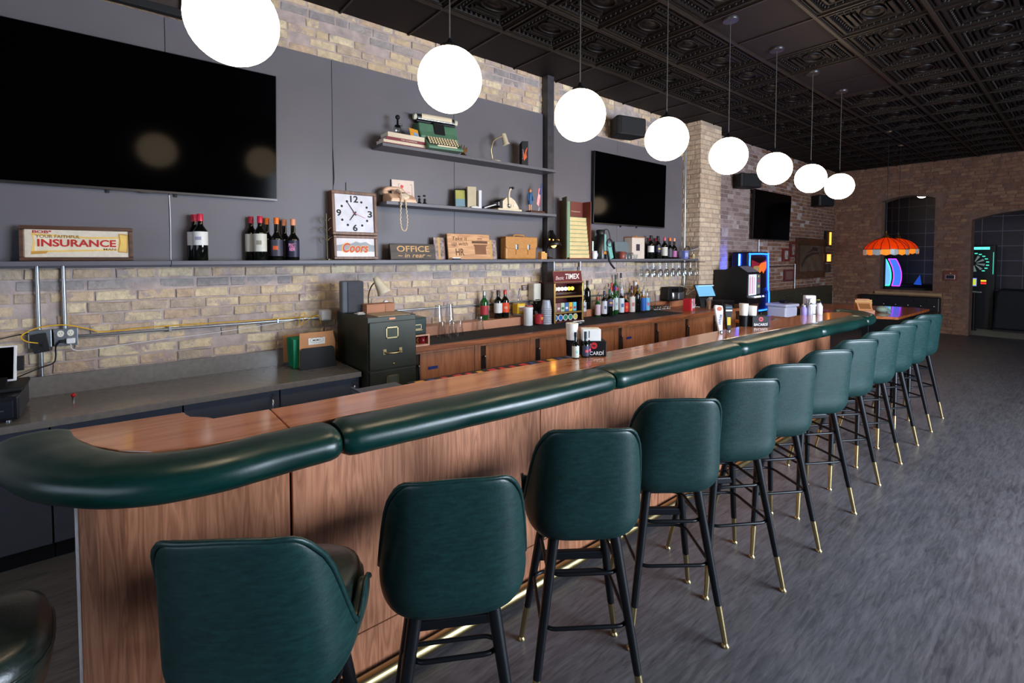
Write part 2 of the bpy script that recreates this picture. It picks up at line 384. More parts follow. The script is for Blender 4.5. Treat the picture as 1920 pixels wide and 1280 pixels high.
def put(mb, kind, loc, sy, sz, rz, rnd):
    l, h, v, fs = BR[kind][rnd.randrange(5)]; c, s_ = cos(rz), sin(rz)
    mb.add([(loc[0]+x*c-y*sy*s_, loc[1]+x*s_+y*sy*c, loc[2]+z*sz) for x, y, z in v], fs)
base_l = dict(stretcher=.205, header=.098, bat=.15)
rest = {'cream': MB(), 'greybrick': MB(), 'ambertintbrick': MB(), 'violetlitbrick': MB()}
n_single = 0
def wall_zone(y0, y1, z0, z1, greys, single):
    global n_single
    for kind, y, z, l, h in course_fill(y0, y1, z0, z1, rnd_b):
        g = any(a <= z <= b for a, b in greys) and rnd_b.random() < .85
        if rnd_b.random() < .06: continue
        m = 'greybrick' if g else 'cream'
        dx = rnd_b.uniform(-.008, .004)-(.005 if g else 0)
        if single and n_single < 296:
            brick_obj(kind, rnd_b.randrange(5), M[m], wl, (dx, y, z), l/base_l[kind], h/.063); n_single += 1
        else: put(rest[m], kind, (dx, y, z), l/base_l[kind], h/.063, 0, rnd_b)
wall_zone(-.75, 3.86, .915, 1.60, [(1.40, 1.49)], True)
wall_zone(1.0, 3.86, 3.31, HC, [(3.55, 3.65)], True)
wall_zone(3.86, 6.95, .93, 1.60, [(1.40, 1.52)], False)
wall_zone(3.86, 6.95, 3.15, HC, [(3.55, 3.63)], False)
wall_zone(-.75, 1.0, 3.31, HC, [], False)
wall_zone(6.84, 6.96, 1.60, 3.15, [], False)
for kind, y, z, l, h in course_fill(7.62, YF, .75, HC, rnd_b):
    if rnd_b.random() < .06: continue
    far = (y-9.0)/1.6
    put(rest['ambertintbrick' if rnd_b.random() < far else 'violetlitbrick'], kind, (rnd_b.uniform(-.006, .004), y, z), l/base_l[kind], 1, 0, rnd_b)
for k, mb in rest.items(): O('bricks', mb, M[k], wl, kind='stuff')

# --- brick pillar standing out of the left wall
PX, PY0, PY1 = .27, 6.96, 7.58
pil = S('pillar', MB().bx(0, PX, PY0, PY1, 0, HC+.05), mat('pillar_mortar', (158, 142, 126), .95, var=.15, bump=.5, bscale=26))
k = 0
for kind, y, z, l, h in course_fill(PY0, PY1, 1.0, HC, rnd_b):
    if z < 3.66 and k < 220: brick_obj(kind, rnd_b.randrange(5), M['tanbrick'], pil, (PX-.004, y, z), l/base_l[kind], 1); k += 1
for kind, x, z, l, h in course_fill(0.0, PX, 1.0, HC, rnd_b):
    if k < 298: brick_obj(kind, rnd_b.randrange(5), M['tanbrick'], pil, (x, PY0+.004, z), l/base_l[kind], 1, -pi/2); k += 1

# --- far wall with the arched window and the arched doorway
WX0, WX1, WZ0, WZ1 = .94, 1.89, .90, 2.93
DX0, DX1, DZ = 2.48, 4.3, 2.42
mb = MB()
mb.bx(-.25, WX0, YF, YF+.4, 0, HC+.1); mb.bx(WX0, WX1, YF, YF+.4, 0, WZ0)
mb.bx(WX1, DX0, YF, YF+.4, 0, HC+.1); mb.bx(DX1, XR, YF, YF+.4, 0, HC+.1)
def arch(x0, x1, z, rise, n=10):
    return [(x0+(x1-x0)*i/n, z+rise*(1-(2*i/n-1)**2)) for i in range(n+1)]
mb.prism_y(arch(WX0, WX1, WZ1, .10)+[(WX1, HC+.1), (WX0, HC+.1)], YF, YF+.4)
mb.prism_y(arch(DX0, DX1, DZ, .16)+[(DX1, HC+.1), (DX0, HC+.1)], YF, YF+.4)
wb = S('wall_back', mb, M['mortar_dark'])
mbb = MB()
for kind, x, z, l, h in course_fill(0, 4.9, 0, HC, rnd_b):
    if rnd_b.random() < .07: continue
    if WX0-.02 < x+l/2 and x-l/2 < WX1+.02 and WZ0-.03 < z < WZ1+.12: continue
    if DX0-.02 < x+l/2 and x-l/2 < DX1+.02 and z < DZ+.16: continue
    put(mbb, kind, (x, YF+rnd_b.uniform(-.004, .006), z), l/base_l[kind], 1, -pi/2, rnd_b)
O('bricks', mbb, M['ambertintbrick'], wb, kind='stuff')
O('sill', MB().bx(.86, 2.05, YF-.06, YF+.0, .80, .86), mat('sill_stone', (176, 140, 100), .7), wb, .008)
# window to the games room: plain frame
wn = SE('window_1')
fr = MB(); fr.bx(WX0, WX0+.03, YF+.30, YF+.34, WZ0, WZ1); fr.bx(WX1-.03, WX1, YF+.30, YF+.34, WZ0, WZ1); fr.bx(WX0, WX1, YF+.30, YF+.34, WZ0, WZ0+.04)
O('window_frame', fr, M['mattblack'], wn)
# games room behind
S('wall_games_room_left', MB().bx(-.35, -.25, YF+.4, 17, 0, HC+.1), M['mattblack'])
tw = S('wall_games_room', MB().bx(-.3, XR, 16.6, 16.8, 0, HC+.1), mat('grout', (150, 144, 160), .8))
tile_m = mat('slate_tile', (52, 48, 58), .45, var=.25, scale=3)
tme = MB(); tme.bx(-.173, .173, -.012, 0, -.173, .173); tme = tme.mesh('wall_tile', tile_m)
for i in range(9):
    for j in range(10):
        o = bpy.data.objects.new('wall_tile', tme); C.objects.link(o); o.parent = tw; o.location = (.35+.36*i, 16.6, .30+.36*j)
S('ceiling_games_room', MB().bx(-.3, XR, YF+.4, 17, HC-.1, HC+.1), M['mattblack'])
# right-hand wall with storefront windows; wall behind the camera, opening added for the fill
mb = MB(); mb.bx(XR, XR+.3, YN, 17, 0, .6); mb.bx(XR, XR+.3, YN, 17, 2.9, HC+.1)
mb.bx(XR, XR+.3, YN, 2.65, .6, 2.9); mb.bx(XR, XR+.3, 6.15, 17, .6, 2.9)
S('wall_right', mb, mat('dark_plaster', (70, 62, 60), .8))
mb = MB(); mb.bx(-.25, XR+.3, YN-.2, YN, 0, .7); mb.bx(-.25, XR+.3, YN-.2, YN, 2.8, HC+.1); mb.bx(-.25, 1.3, YN-.2, YN, .7, 2.8); mb.bx(5.9, XR+.3, YN-.2, YN, .7, 2.8)
S('wall_front', mb, mat('front_plaster', (110, 100, 96), .8))

# --- ceiling: dark slab, pressed-tin tiles and plain panels in a bar grid
ce = S('ceiling', MB().bx(-.25, XR+.3, YN-.2, YF+.4, HC+.02, HC+.2), M['mattblack'])
def tin_tile():
    mb = MB(); ring = []
    prof = [(.5, 0), (.465, 0), (.45, .012), (.43, .012), (.42, -.006), (.395, -.006), (.385, .016), (.31, .016), (.30, .002), (.285, .002), (.275, .022)]
    rows = []
    for a, z in prof: rows.append([(-a, -a, z), (a, -a, z), (a, a, z), (-a, a, z)])
    mb.grid(rows[::-1], False, True)
    mb.add(rows[-1], [(0, 1, 2, 3)])
    for i in range(9):
        for s_ in (-1, 1): mb.ball((-.32+.08*i, s_*.35, .012), .022, 6); mb.ball((s_*.35, -.32+.08*i, .012), .022, 6)
    for s_ in (-1, 1):
        mb.bx(s_*.225-.02, s_*.225+.02, -.24, .24, -.004, .03)
        mb.bx(s_*.17-.008, s_*.17+.008, -.2, .2, .0, .03)
    mb.tube([(.13*cos(2*pi*i/16), .20*sin(2*pi*i/16), .016) for i in range(16)], .014, 5, True)
    mb.ball((0, 0, .03), .09, 8, (1, 1.5, .25))
    return mb.mesh('tin_tile', M['tin'])
tin = tin_tile(); pan = MB().bx(-.49, .49, -.49, .49, .0, .02).mesh('ceiling_panel', M['flatpanel'])
XS = [0, .626, 1.204, 1.866, 2.556, 3.216, 3.866, 4.516, 5.166]; Y0C, DY = 3.4646, .6417
for i in range(len(XS)-1):
    for k in range(-7, 16):
        y = Y0C+(k+.5)*DY; flat = i == 0 or (i == 3 and (k in (1, 2, 4, 5)))
        o = bpy.data.objects.new('ceiling_panel' if flat else 'tin_tile', pan if flat else tin); C.objects.link(o); o.parent = ce
        wdt = XS[i+1]-XS[i]; o.location = ((XS[i]+XS[i+1])/2, y, HC-.012); o.scale = (wdt*.99, DY*.99, 1)
for i, x in enumerate(XS[1:]):
    O('grid_bar', MB().bx(x-.013, x+.013, -1.1, YF, HC-.03, HC-.008), M['tbar'], ce)
for k in range(-7, 17):
    y = Y0C+k*DY
    if y < YF: O('cross_bar', MB().bx(0, 5.16, y-.009, y+.009, HC-.024, HC-.008), M['tbar'], ce)
S('ceiling_plain', MB().bx(5.17, XR, YN, YF, HC-.01, HC+.02), M['flatpanel'])

# --- grey panelling on the left wall and its steel post
tr = SE('trim_1')
def pbx(name, x0, x1, y0, y1, z0, z1, m, par=tr): return O(name, MB().bx(x0, x1, y0, y1, z0, z1), m, par, .002, 1)
ys = [-1.25, .313, 1.452, 2.66, 3.875]
for a, b in zip(ys, ys[1:]): pbx('panel', .016, .04, a+.0015, b-.0015, 1.58, 3.30, M['grey'])
ys = [4.03, 5.24, 6.84]
for a, b in zip(ys, ys[1:]): pbx('panel', .016, .04, a+.0015, b-.0015, 1.58, 3.20, M['grey'])
pst = S('trim_2', MB().bx(.02, .11, 3.885, 3.985, .88, HC-.01), mat('steel_post', (74, 72, 76), .4, .4, var=.2))
# ------------------------------------------------------------------ the bar
BX = [(-1, 2.585), (.3, 2.58), (.5, 2.565), (1, 2.595), (1.5, 2.622), (2, 2.628), (2.5, 2.63), (3, 2.638), (3.5, 2.655), (4, 2.685), (4.5, 2.712), (5, 2.735), (5.5, 2.745)]
ZB = 1.085
bar = T('bar_counter', 'long walnut-fronted bar with a laminate top and dark green padded edge', 'bar', (2.3, 2.9, 0))
def B(name, mb, m, bev=0., seg=2, parent=None):
    o = O(name, mb, m, parent or bar, bev, seg)
    if not parent: o.matrix_parent_inverse = Matrix.Translation((-2.3, -2.9, 0))
    return o
# front: curved end panel, then flat panels with dark joints
endc = [(2.235, -.10), (2.29, -.055), (2.34, .01), (2.38, .10), (2.405, .22), (2.418, .35), (2.42, .452)]
B('curved_panel', MB().prism(endc+[(x-.02, y+.005) for x, y in endc[::-1]], .0, 1.03), M['panelwood'])
B('metal_edge', MB().prism([(2.228, -.108), (2.240, -.106), (2.232, -.088), (2.218, -.092)], 0, 1.03), M['chrome'])
yy = [.460, 1.63, 2.66, 3.68, 4.70, 5.72]
for a, b in zip(yy, yy[1:]):
    B('front_panel', MB().bx(2.398, 2.42, a+.002, b-.002, .218, 1.03), M['panelwood'], .0015, 1)
    B('kick_panel', MB().bx(2.398, 2.42, a+.002, b-.002, .0, .212), M['panelwood'], .0015, 1)
B('bar_body', MB().prism([(2.312, .12), (2.355, .18), (2.385, .36), (2.396, .46), (2.396, 5.70), (2.312, 5.70)], 0.0, 1.03), M['mattblack'])
B('end_panel', MB().bx(2.31, 2.42, 5.722, 5.74, 0, 1.03), M['panelwood'])
B('inner_panel', MB().bx(2.29, 2.31, .2, 5.72, 0, 1.03), M['cabgrey'])
# worktop: a rounded end sheet with a notch, the long sheet
def outer(y): return interp(BX, y)-.092
o1 = [(2.034, -.129), (2.063, .188), (2.10, .192), (2.14, .203), (2.165, .232), (2.19, .252), (2.212, .262), (2.222, .438)]
oe = [(outer(.438), .438), (2.492, .30), (2.47, .17), (2.43, .075), (2.36, .0), (2.27, -.06), (2.17, -.10), (2.08, -.124)]
B('worktop', MB().prism(o1+oe, ZB-.035, ZB), M['topwood'], .004)
inn = [(2.223, .442), (2.228, .54), (2.226, 1.045), (2.285, 1.70), (2.325, 2.47), (2.33, 3.5), (2.33, 5.17), (2.37, 5.45), (2.45, 5.68), (2.52, 5.80)]
out = [(outer(y), y) for y in (5.6, 5.4, 5.0, 4.5, 4, 3.5, 3, 2.5, 2, 1.5, 1, .7, .442)]
B('worktop', MB().prism(inn+[(2.60, 5.76)]+out, ZB-.035, ZB), M['topwood'], .004)
B('substrate', MB().prism([(2.26, .3), (2.36, 5.2), (2.62, 5.6), (2.6, 3), (2.5, .5), (2.44, .1), (2.3, -.02)], 1.012, ZB-.036), M['mattblack'])
# padded armrest in segments
def pad_seg(path, ends=(1, 1)):
    mb = MB(); P = smooth_path([(x, y, 0) for x, y in path], 8); rows = []; n = 22; k = len(P)
    L = [0]
    for i in range(1, k): L.append(L[-1]+(P[i]-P[i-1]).length)
    for i, p in enumerate(P):
        t = (P[min(i+1, k-1)]-P[max(i-1, 0)]).normalized(); nrm = Vector((t.y, -t.x, 0))
        e = min(L[i]*1.0 if ends[0] else 9, L[-1]-L[i] if ends[1] else 9)
        q = min(1, .80+.2*math.sqrt(min(1, e/.03)))
        wob = 1+.012*sin(L[i]*23)+.008*sin(L[i]*51)
        row = []
        for j in range(n):
            a = 2*pi*j/n; c, s_ = cos(a), sin(a)
            r1 = .104*math.copysign(abs(c)**.75, c)*q; r2 = .052*math.copysign(abs(s_)**.8, s_)*q*wob
            if s_ < 0: r2 *= 1.02
            row.append(tuple(p+nrm*r1+Vector((0, 0, 1.048+r2))))
        rows.append(row)
    mb.grid(rows, True, True)
    for rw, dr in ((rows[0], -1), (rows[-1], 1)):       # domed ends
        c0 = sum((Vector(p) for p in rw), Vector())/n; t = (P[1]-P[0] if dr < 0 else P[-1]-P[-2]).normalized()*dr
        r1 = [tuple(c0+(Vector(p)-c0)*.55+t*.003) for p in rw]; vs = rw+r1+[tuple(c0+t*.004)]
        fs = [(j, (j+1) % n, (j+1) % n+n, j+n) for j in range(n)]+[(j+n, (j+1) % n+n, 2*n) for j in range(n)]
        mb.add(vs, fs if dr > 0 else [f[::-1] for f in fs], True)
    return mb
endpath = [(2.03, -.205), (2.16, -.185), (2.28, -.145), (2.40, -.085), (2.50, .0), (2.56, .10), (2.585, .22), (2.575, .36), (interp(BX, .55), .55)]
joints = [.556, 1.86, 3.12, 4.35]
B('padded_armrest', pad_seg(endpath), M['pad'])
for a, b in zip(joints, joints[1:]):
    ys = [a+.008+(b-a-.012)*i/5 for i in range(6)]
    B('padded_armrest', pad_seg([(interp(BX, y), y) for y in ys]), M['pad'])
ys = [4.356, 4.7, 5.0, 5.35]
B('padded_armrest', pad_seg([(interp(BX, y), y) for y in ys]), M['pad'])
B('padded_armrest', pad_seg([(interp(BX, 5.36), 5.36), (2.74, 5.55), (2.70, 5.74), (2.62, 5.88), (2.50, 5.94), (2.40, 5.95)]), M['pad'])
for i_ in range(5): fb = MB(); x, y = [(2.36, -.04), (2.46, .045), (2.52, .17), (2.50, .34), (2.30, -.075)][i_]; fb.ball((x+.04, y-.02, .992), .014, 6, (1.2, 1.2, .6)); B('fabric_gather', fb, M['pad'])
# brass foot rail on brackets
rail = B('foot_rail', MB().tube([(2.462, .42, .05), (2.462, 5.66, .05)], .027, 12), M['brass'])
for y in (.9, 1.9, 2.9, 3.9, 4.9): B('rail_bracket', MB().bx(2.418, 2.455, y-.012, y+.012, .03, .07), M['brass'], .003)

# ------------------------------------------------------------------ bar stools
def se(a, b, n, ph): 
    return (abs(sin(ph)/a)**n+abs(cos(ph)/b)**n)**(-1/n)
def rim(ph):
    a = abs(math.degrees(ph))
    sm = lambda t: t*t*(3-2*t)
    if a < 54: return 1.072-.006*(a/40)**2-(.062*((a-36)/18)**2.2 if a > 36 else 0)
    if a < 77: return .999-.249*sm((a-54)/23)**.85
    if a < 104: return .75+.04*sm((a-77)/27)
    return .79-.05*sm(min(1, (a-104)/22))
def stool_pt(ph, t):
    r = se(.217, .195, 3.6, ph); zr = rim(ph)
    if t < .35:
        q = t/.35; k = .66+.34*sin(q*pi/2); z = .632+.108*(1-cos(q*pi/2)); 
    else:
        k = 1; z = .74+(zr-.74)*(t-.35)/.65
    x, y = sin(ph)*r*k, -cos(ph)*r*k
    u = max(0, (z-.75)/.33)
    x *= 1-.12*u; y -= .05*u if y < 0 else .0
    return (x, y+(.0 if y < 0 else 0), z)
def make_stool(label, group):
    t = T('bar_stool', label, 'bar stool', (0, 0, 0), 0, group)
    PH = radians(126); nS, nT = 64, 16
    mb = MB(); rows = [[stool_pt(-PH+2*PH*j/nS, i/nT) for j in range(nS+1)] for i in range(nT+1)]
    mb.grid(rows, True)
    o = O('shell', mb, M['green'], t); s_ = o.modifiers.new('s', 'SOLIDIFY'); s_.thickness = .022; s_.offset = -1
    sb = o.modifiers.new('sub', 'SUBSURF'); sb.levels = 1; sb.render_levels = 1
    O('shell_base', MB().prism([(sin(2*pi*i/32)*se(.217, .195, 3.6, 2*pi*i/32)*.67, -cos(2*pi*i/32)*se(.217, .195, 3.6, 2*pi*i/32)*.67) for i in range(32)], .636, .650), M['black'], t)
    O('piping', MB().tube([stool_pt(-PH+2*PH*j/nS, 1) for j in range(nS+1)], .0065, 6), M['green'], t)
    mb = MB(); prof = [(.80, .655), (.95, .675), (1.0, .72), (1.0, .755), (.955, .785), (.85, .80), (.5, .806), (0.02, .808)]
    rows = []
    for k, z in prof: rows.append([(sin(2*pi*j/40)*se(.19, .195, 3.2, 2*pi*j/40)*k, .035-cos(2*pi*j/40)*se(.19, .195, 3.2, 2*pi*j/40)*k, z) for j in range(40)])
    mb.grid(rows, True, True); mb.add(rows[0], [tuple(range(40))[::-1]]); mb.add(rows[-1], [tuple(range(40))])
    cu = O('seat_cushion', mb, M['seat'], t)
    O('seam', MB().tube([(sin(2*pi*j/40)*se(.19, .195, 3.2, 2*pi*j/40)*1.0, .035-cos(2*pi*j/40)*se(.19, .195, 3.2, 2*pi*j/40)*1.0, .752) for j in range(40)], .005, 5, True), M['seat'], cu)
    O('swivel_plate', MB().bx(-.075, .075, -.075, .075, .615, .638), M['black'], t, .01)
    def leg(sx, sy, z): k = .108+.097*(1-z/.66); return (sx*k, sy*k, z)
    for sx in (-1, 1):
        for sy in (-1, 1):
            l = O('leg', MB().tube([leg(sx, sy, .648), leg(sx, sy, .165)], .02, 12, rs=[.0205, .0145]), M['black'], t)
            O('brass_sleeve', MB().tube([leg(sx, sy, .165), leg(sx, sy, .015)], .0125, 12, rs=[.0140, .0105]), M['brass'], l)
            x, y, _ = leg(sx, sy, .01); O('foot_glide', MB().lathe([(.016, 0), (.017, .006), (.008, .016)], 12, (x, y, 0)), M['brass'], l)
    def ring(z, ext):
        a, _, _ = leg(1, 1, z); a = abs(a)-.004; pts = []
        for cx, cy, a0 in ((1, 1, 0), (-1, 1, 90), (-1, -1, 180), (1, -1, 270)):
            for q in range(0, 91, 18): g = radians(a0+q); pts.append((cx*(a-.045)+.05*cos(g), cy*(a-.045)+.05*sin(g), z))
        return MB().tube(pts, .0075, 8, True)
    O('footrest_ring', ring(.505, 0), M['black'], t); O('footrest_ring', ring(.325, 0), M['black'], t)
    a, b, _ = leg(1, 1, .40)
    O('footrest_bar', MB().bx(-a, a, b-.012, b+.016, .385, .42), M['black'], t, .006)
    return t
stool_desc = ['green leatherette bar stool at the rounded near end of the bar, closest to the camera',
 'green leatherette bar stool facing squarely away, second in the row from the rounded bar end',
 'green leatherette bar stool showing both footrest rings, third from the rounded bar end',
 'green leatherette bar stool fourth in the row from the rounded bar end',
 'green leatherette bar stool fifth in the row from the rounded bar end',
 'green leatherette bar stool sixth in the row, at its middle',
 'green leatherette bar stool seventh in the row from the rounded bar end',
 'green leatherette bar stool eighth in the row, fifth from the far end',
 'green leatherette bar stool fourth from the far end of the row',
 'green leatherette bar stool third from the far end of the row',
 'green leatherette bar stool last but one at the far end of the row',
 'green leatherette bar stool last in the row, nearest the booth table']
st_pos = [(2.860, .303, 54), (2.92, .795, 60), (2.915, 1.37, 54), (2.926, 1.93, 52), (2.945, 2.455, 58), (2.94, 2.955, 58), (2.94, 3.575, 59), (2.93, 4.165, 60), (2.935, 4.74, 60), (2.93, 5.33, 60), (2.935, 5.855, 60), (2.925, 6.44, 60)]
for i, (x, y, a) in enumerate(st_pos):
    if i == 0: st0 = make_stool(stool_desc[0], 'green stools along the bar'); st0.location = (x, y, 0); st0.rotation_euler = (0, 0, radians(a))
    else: dup(st0, (x, y, 0), radians(a), stool_desc[i])
dup(st0, (2.58, -.362, 0), radians(4), 'dark stool with only its seat cushion in view, at the left beyond the bar end')

# ------------------------------------------------------------------ globe pendants
def make_globe():
    t = T('globe_pendant', '', 'pendant lamp', (0, 0, 0), 0, 'white globe pendants over the bar')
    mb = MB(); mb.ball((0, 0, 0), .16, 40); g = O('globe', mb, M['globe'], t)
    O('globe_cap', MB().lathe([(.05, .148), (.05, .166), (.018, .178), (.006, .205)], 20), M['black'], t)
    O('cord', MB().tube([(0, 0, .2), (0, 0, HC-2.538-.03)], .0035, 6), mat('cord', (70, 66, 66), .5), t)
    O('ceiling_canopy', MB().lathe([(.062, HC-2.538-.038), (.066, HC-2.538-.034), (.066, HC-2.538-.012)], 24), mat('canopy_grey', (52, 48, 50), .35, .4), t)
    return t
gl_lab = ['large glowing white globe lamp cut off by the top of the photo', 'glowing white globe lamp hanging before the typewriter shelf, second in the row', 'glowing white globe lamp hanging in front of the steel post',
 'glowing white globe lamp hanging between the second television and the brick pillar top', 'glowing white globe lamp hanging just right of the brick pillar', 'glowing white globe lamp third from the far end of the row', 'glowing white globe lamp last but one of the row', 'smallest and farthest glowing white globe lamp of the row']
for i in range(8):
    loc = (2.0717, .3704+.9585*i, 2.538)
    if i == 0: g0 = make_globe(); g0.location = loc; g0['label'] = gl_lab[0]
    else: dup(g0, loc, 0, gl_lab[i])
# ------------------------------------------------------------------ grey back counter, left
def W(name, mb, m, par, bev=0., seg=2, inv=None):
    """part given in world coordinates, parented to a thing that is not rotated"""
    o = O(name, mb, m, par, bev, seg); o.matrix_parent_inverse = Matrix.Translation(-Vector(par.location)); return o
ct = T('grey_worktop', 'dark grey quartz worktop with an upstand along the brick wall', 'worktop', (.35, .1, .79))
W('slab', MB().bx(.04, .67, -1.5, 1.425, .75, .79), M['quartz'], ct, .004)
W('upstand', MB().bx(.015, .04, -1.5, 1.425, .75, .912), M['quartz'], ct, .002)
cl = ['grey cupboard at the far left below the cash drawer', 'grey cupboard second from the left under the grey worktop', 'grey cupboard third from the left, behind the notch of the bar top', 'grey cupboard with a door lock beside the filing cabinet']
ys = [-.86, -.28, .312, .862, 1.424]
for i in range(4):
    a, b = ys[i], ys[i+1]
    t = T('base_cupboard', cl[i], 'cupboard', (.33, (a+b)/2, 0), 0, 'grey cupboards under the worktop')
    W('body', MB().bx(.05, .61, a+.002, b-.002, .1, .749), M['cabgrey'], t)
    W('plinth', MB().bx(.08, .56, a+.002, b-.002, 0, .1), M['mattblack'], t)
    d = W('door', MB().bx(.612, .632, a+.004, b-.004, .11, .742), M['cabgrey'], t, .002)
    if i >= 2:
        hy = b-.05
        h = MB(); h.lathe([(.012, 0), (.012, .006), (.007, .014)], 10); o = O('lock', h, M['chrome'], d); o.rotation_euler = (0, pi/2, 0); o.location = (.632, hy, .712)
        h = MB(); h.tube([(.632, hy, .69), (.658, hy, .69), (.66, hy, .60), (.632, hy, .60)], .006, 8); o = O('handle', h, M['chrome'], d)

# ------------------------------------------------------------------ filing cabinet and what stands on it
olive = mat('olive_metal', (52, 54, 45), .4, .3, var=.2, scale=6)
fc = T('filing_cabinet', 'dark olive metal filing cabinet with brass label holders standing between the counters', 'filing cabinet', (.44, 1.645, 0))
W('body', MB().bx(.11, .735, 1.445, 1.848, 0, 1.20), olive, fc, .006)
W('plaque', MB().bx(.735, .738, 1.62, 1.67, 1.172, 1.186), mat('copper', (150, 100, 76), .4, .8), fc)
for k, (z0, z1) in enumerate([(.80, 1.16), (.42, .79), (.04, .41)]):
    d = W('drawer', MB().bx(.735, .752, 1.455, 1.838, z0, z1), olive, fc, .004)
    zc = z1-.085; h = MB()
    for (a, b, c, e) in [(1.585, 1.685, zc+.035, zc+.043), (1.585, 1.685, zc-.043, zc-.035), (1.585, 1.593, zc-.043, zc+.043), (1.677, 1.685, zc-.043, zc+.043)]: h.bx(.752, .757, a, b, c, e)
    o = O('label_holder', h, M['brass'], d)
    o = O('label_card', MB().bx(.752, .753, 1.593, 1.677, zc-.035, zc+.035), mat('green_card', (70, 78, 66), .6), d)
    if k < 2:
        zh = z0+.13; h = MB(); h.bx(.752, .757, 1.56, 1.585, zh-.018, zh+.022); h.bx(.752, .757, 1.69, 1.715, zh-.018, zh+.022)
        h.tube(smooth_path([(.757, 1.572, zh), (.785, 1.60, zh-.006), (.787, 1.675, zh-.006), (.757, 1.702, zh)], 5), .007, 8)
        o = O('handle', h, M['brass'], d)
        h = MB(); h.ball((.755, 1.645, z0+.035), .009, 10); o = O('latch', h, M['brass'], d)
# speaker
t = T('speaker', 'grey box speaker standing on the olive filing cabinet', 'speaker', (.29, 1.50, 1.20), radians(-12))
O('enclosure', MB().bx(-.075, .075, -.085, .085, 0, .255), mat('speaker_grey', (84, 88, 96), .45), t, .012)
O('grille', MB().bx(.0755, .083, -.04, .083, .004, .25), mat('grille_grey', (66, 68, 74), .7, bump=.4, bscale=400), t, .006)
O('foot', MB().bx(-.06, .07, -.07, .07, -.0, .006), M['mattblack'], t)
# gooseneck lamp with beige conical shade
beige = mat('beige_enamel', (206, 194, 168), .4)
def neck_lamp(name, label, loc, rz, path, shade_prof, tilt, base, m_neck, cat='desk lamp', m_sh=None):
    t = T(name, label, cat, loc, rz)
    O('base', MB().lathe(base, 24), m_sh or beige, t, .0)
    O('neck', MB().tube(smooth_path(path, 8), .0055, 8), m_neck, t)
    mb = MB(); mb.lathe(shade_prof, 24, cap=False); s_ = O('shade', mb, m_sh or beige, t)
    so = s_.modifiers.new('s', 'SOLIDIFY'); so.thickness = .003
    s_.location = path[-1]; s_.rotation_euler = tilt
    return t
neck_lamp('gooseneck_lamp', 'beige lamp with a cone shade and dark gooseneck on the filing cabinet', (.27, 1.655, 1.2), 0,
          [(0, 0, .01), (0, .0, .12), (.01, .02, .20), (.05, .055, .255)], [(.058, -.125), (.05, -.1), (.030, 0), (.024, .03), (.0, .032)], (radians(24), radians(-14), 0), [(.055, 0), (.055, .008), (.02, .022), (0, .025)], mat('bronze_neck', (70, 52, 44), .35, .7))
# card boxes
kraft = mat('kraft_card', (176, 122, 92), .75, var=.08)
for (y0, y1, x0, x1, lab) in [(1.555, 1.712, .36, .47, 'longer brown card box on the filing cabinet below the beige lamp'), (1.718, 1.80, .36, .46, 'shorter brown card box at the right on the filing cabinet')]:
    t = T('card_box', lab, 'box', ((x0+x1)/2, (y0+y1)/2, 1.2), 0, 'brown boxes on the filing cabinet')
    W('box', MB().bx(x0, x1, y0, y1, 1.2, 1.262), kraft, t, .002); W('lid', MB().bx(x0-.003, x1+.003, y0-.003, y1+.003, 1.262, 1.27), kraft, t, .002)
t = T('paper_sheet', 'loose beige sheet lying on the filing cabinet in front of the boxes', 'paper', (.62, 1.66, 1.2)); W('sheet', MB().bx(.50, .735, 1.53, 1.80, 1.2, 1.203), mat('beige_paper', (190, 168, 140), .7), t)
t = T('note_slips', 'white paper slips lying beside the grey speaker', 'paper', (.46, 1.51, 1.2)); W('slip', MB().bx(.42, .5, 1.47, 1.53, 1.2, 1.204), M['paper'], t); W('slip', MB().bx(.40, .44, 1.5, 1.55, 1.204, 1.208), M['paper'], t)
t = T('stapler', 'black stapler at the right rear of the filing cabinet', 'stapler', (.30, 1.775, 1.2), .2)
O('base', MB().bx(-.02, .02, -.06, .06, 0, .01), M['mattblack'], t, .003); O('arm', MB().box((0, .005, .028), (.026, .115, .018), Matrix.Rotation(.12, 3, 'X')), M['mattblack'], t, .004)
t = T('tape_dispenser', 'small silver dispenser with a roll at the right rear of the filing cabinet', 'dispenser', (.24, 1.82, 1.2), .3)
O('body', MB().bx(-.025, .025, -.045, .045, 0, .03), M['chrome'], t, .006); mb = MB(); mb.lathe([(.028, -.01), (.028, .01)], 18); o = O('roll', mb, M['white'], t); o.rotation_euler = (0, pi/2, 0); o.location = (0, 0, .045)
# desk file sorter with green folders
t = T('file_sorter', 'black desk file sorter full of green hanging folders on the grey worktop', 'file sorter', (.22, 1.20, .79), 0)
O('front_plate', MB().prism_x([(-.125, 0), (.15, 0), (.135, .15), (.115, .165), (-.10, .165), (-.12, .15)], .125, .131), M['mattblack'], t, .002)
O('back_plate', MB().bx(-.13, -.126, -.12, .14, 0, .16), M['mattblack'], t); O('base', MB().bx(-.13, .13, -.12, .14, 0, .008), M['mattblack'], t)
gm = mat('green_folder', (24, 140, 98), .6, var=.1)
for i in range(9):
    x = -.09+.018*i
    o = O('green_folder', MB().prism_x([(-.15, .01), (.155, .01), (.158, .235), (-.155, .235)], x, x+.004), gm, t)
    o.rotation_euler = (0, radians(-4+i*1.0), 0)
km = mat('kraft_folder', (196, 138, 92), .7, var=.06)
O('kraft_divider', MB().prism_x([(-.18, .03), (.16, .01), (.17, .245), (-.18, .245)], -.112, -.108), km, t)
o = O('kraft_folder', MB().prism_x([(-.12, .01), (.15, .01), (.15, .20), (.13, .285), (-.12, .285)], .095, .10), km, t); o.rotation_euler = (0, radians(3), 0)
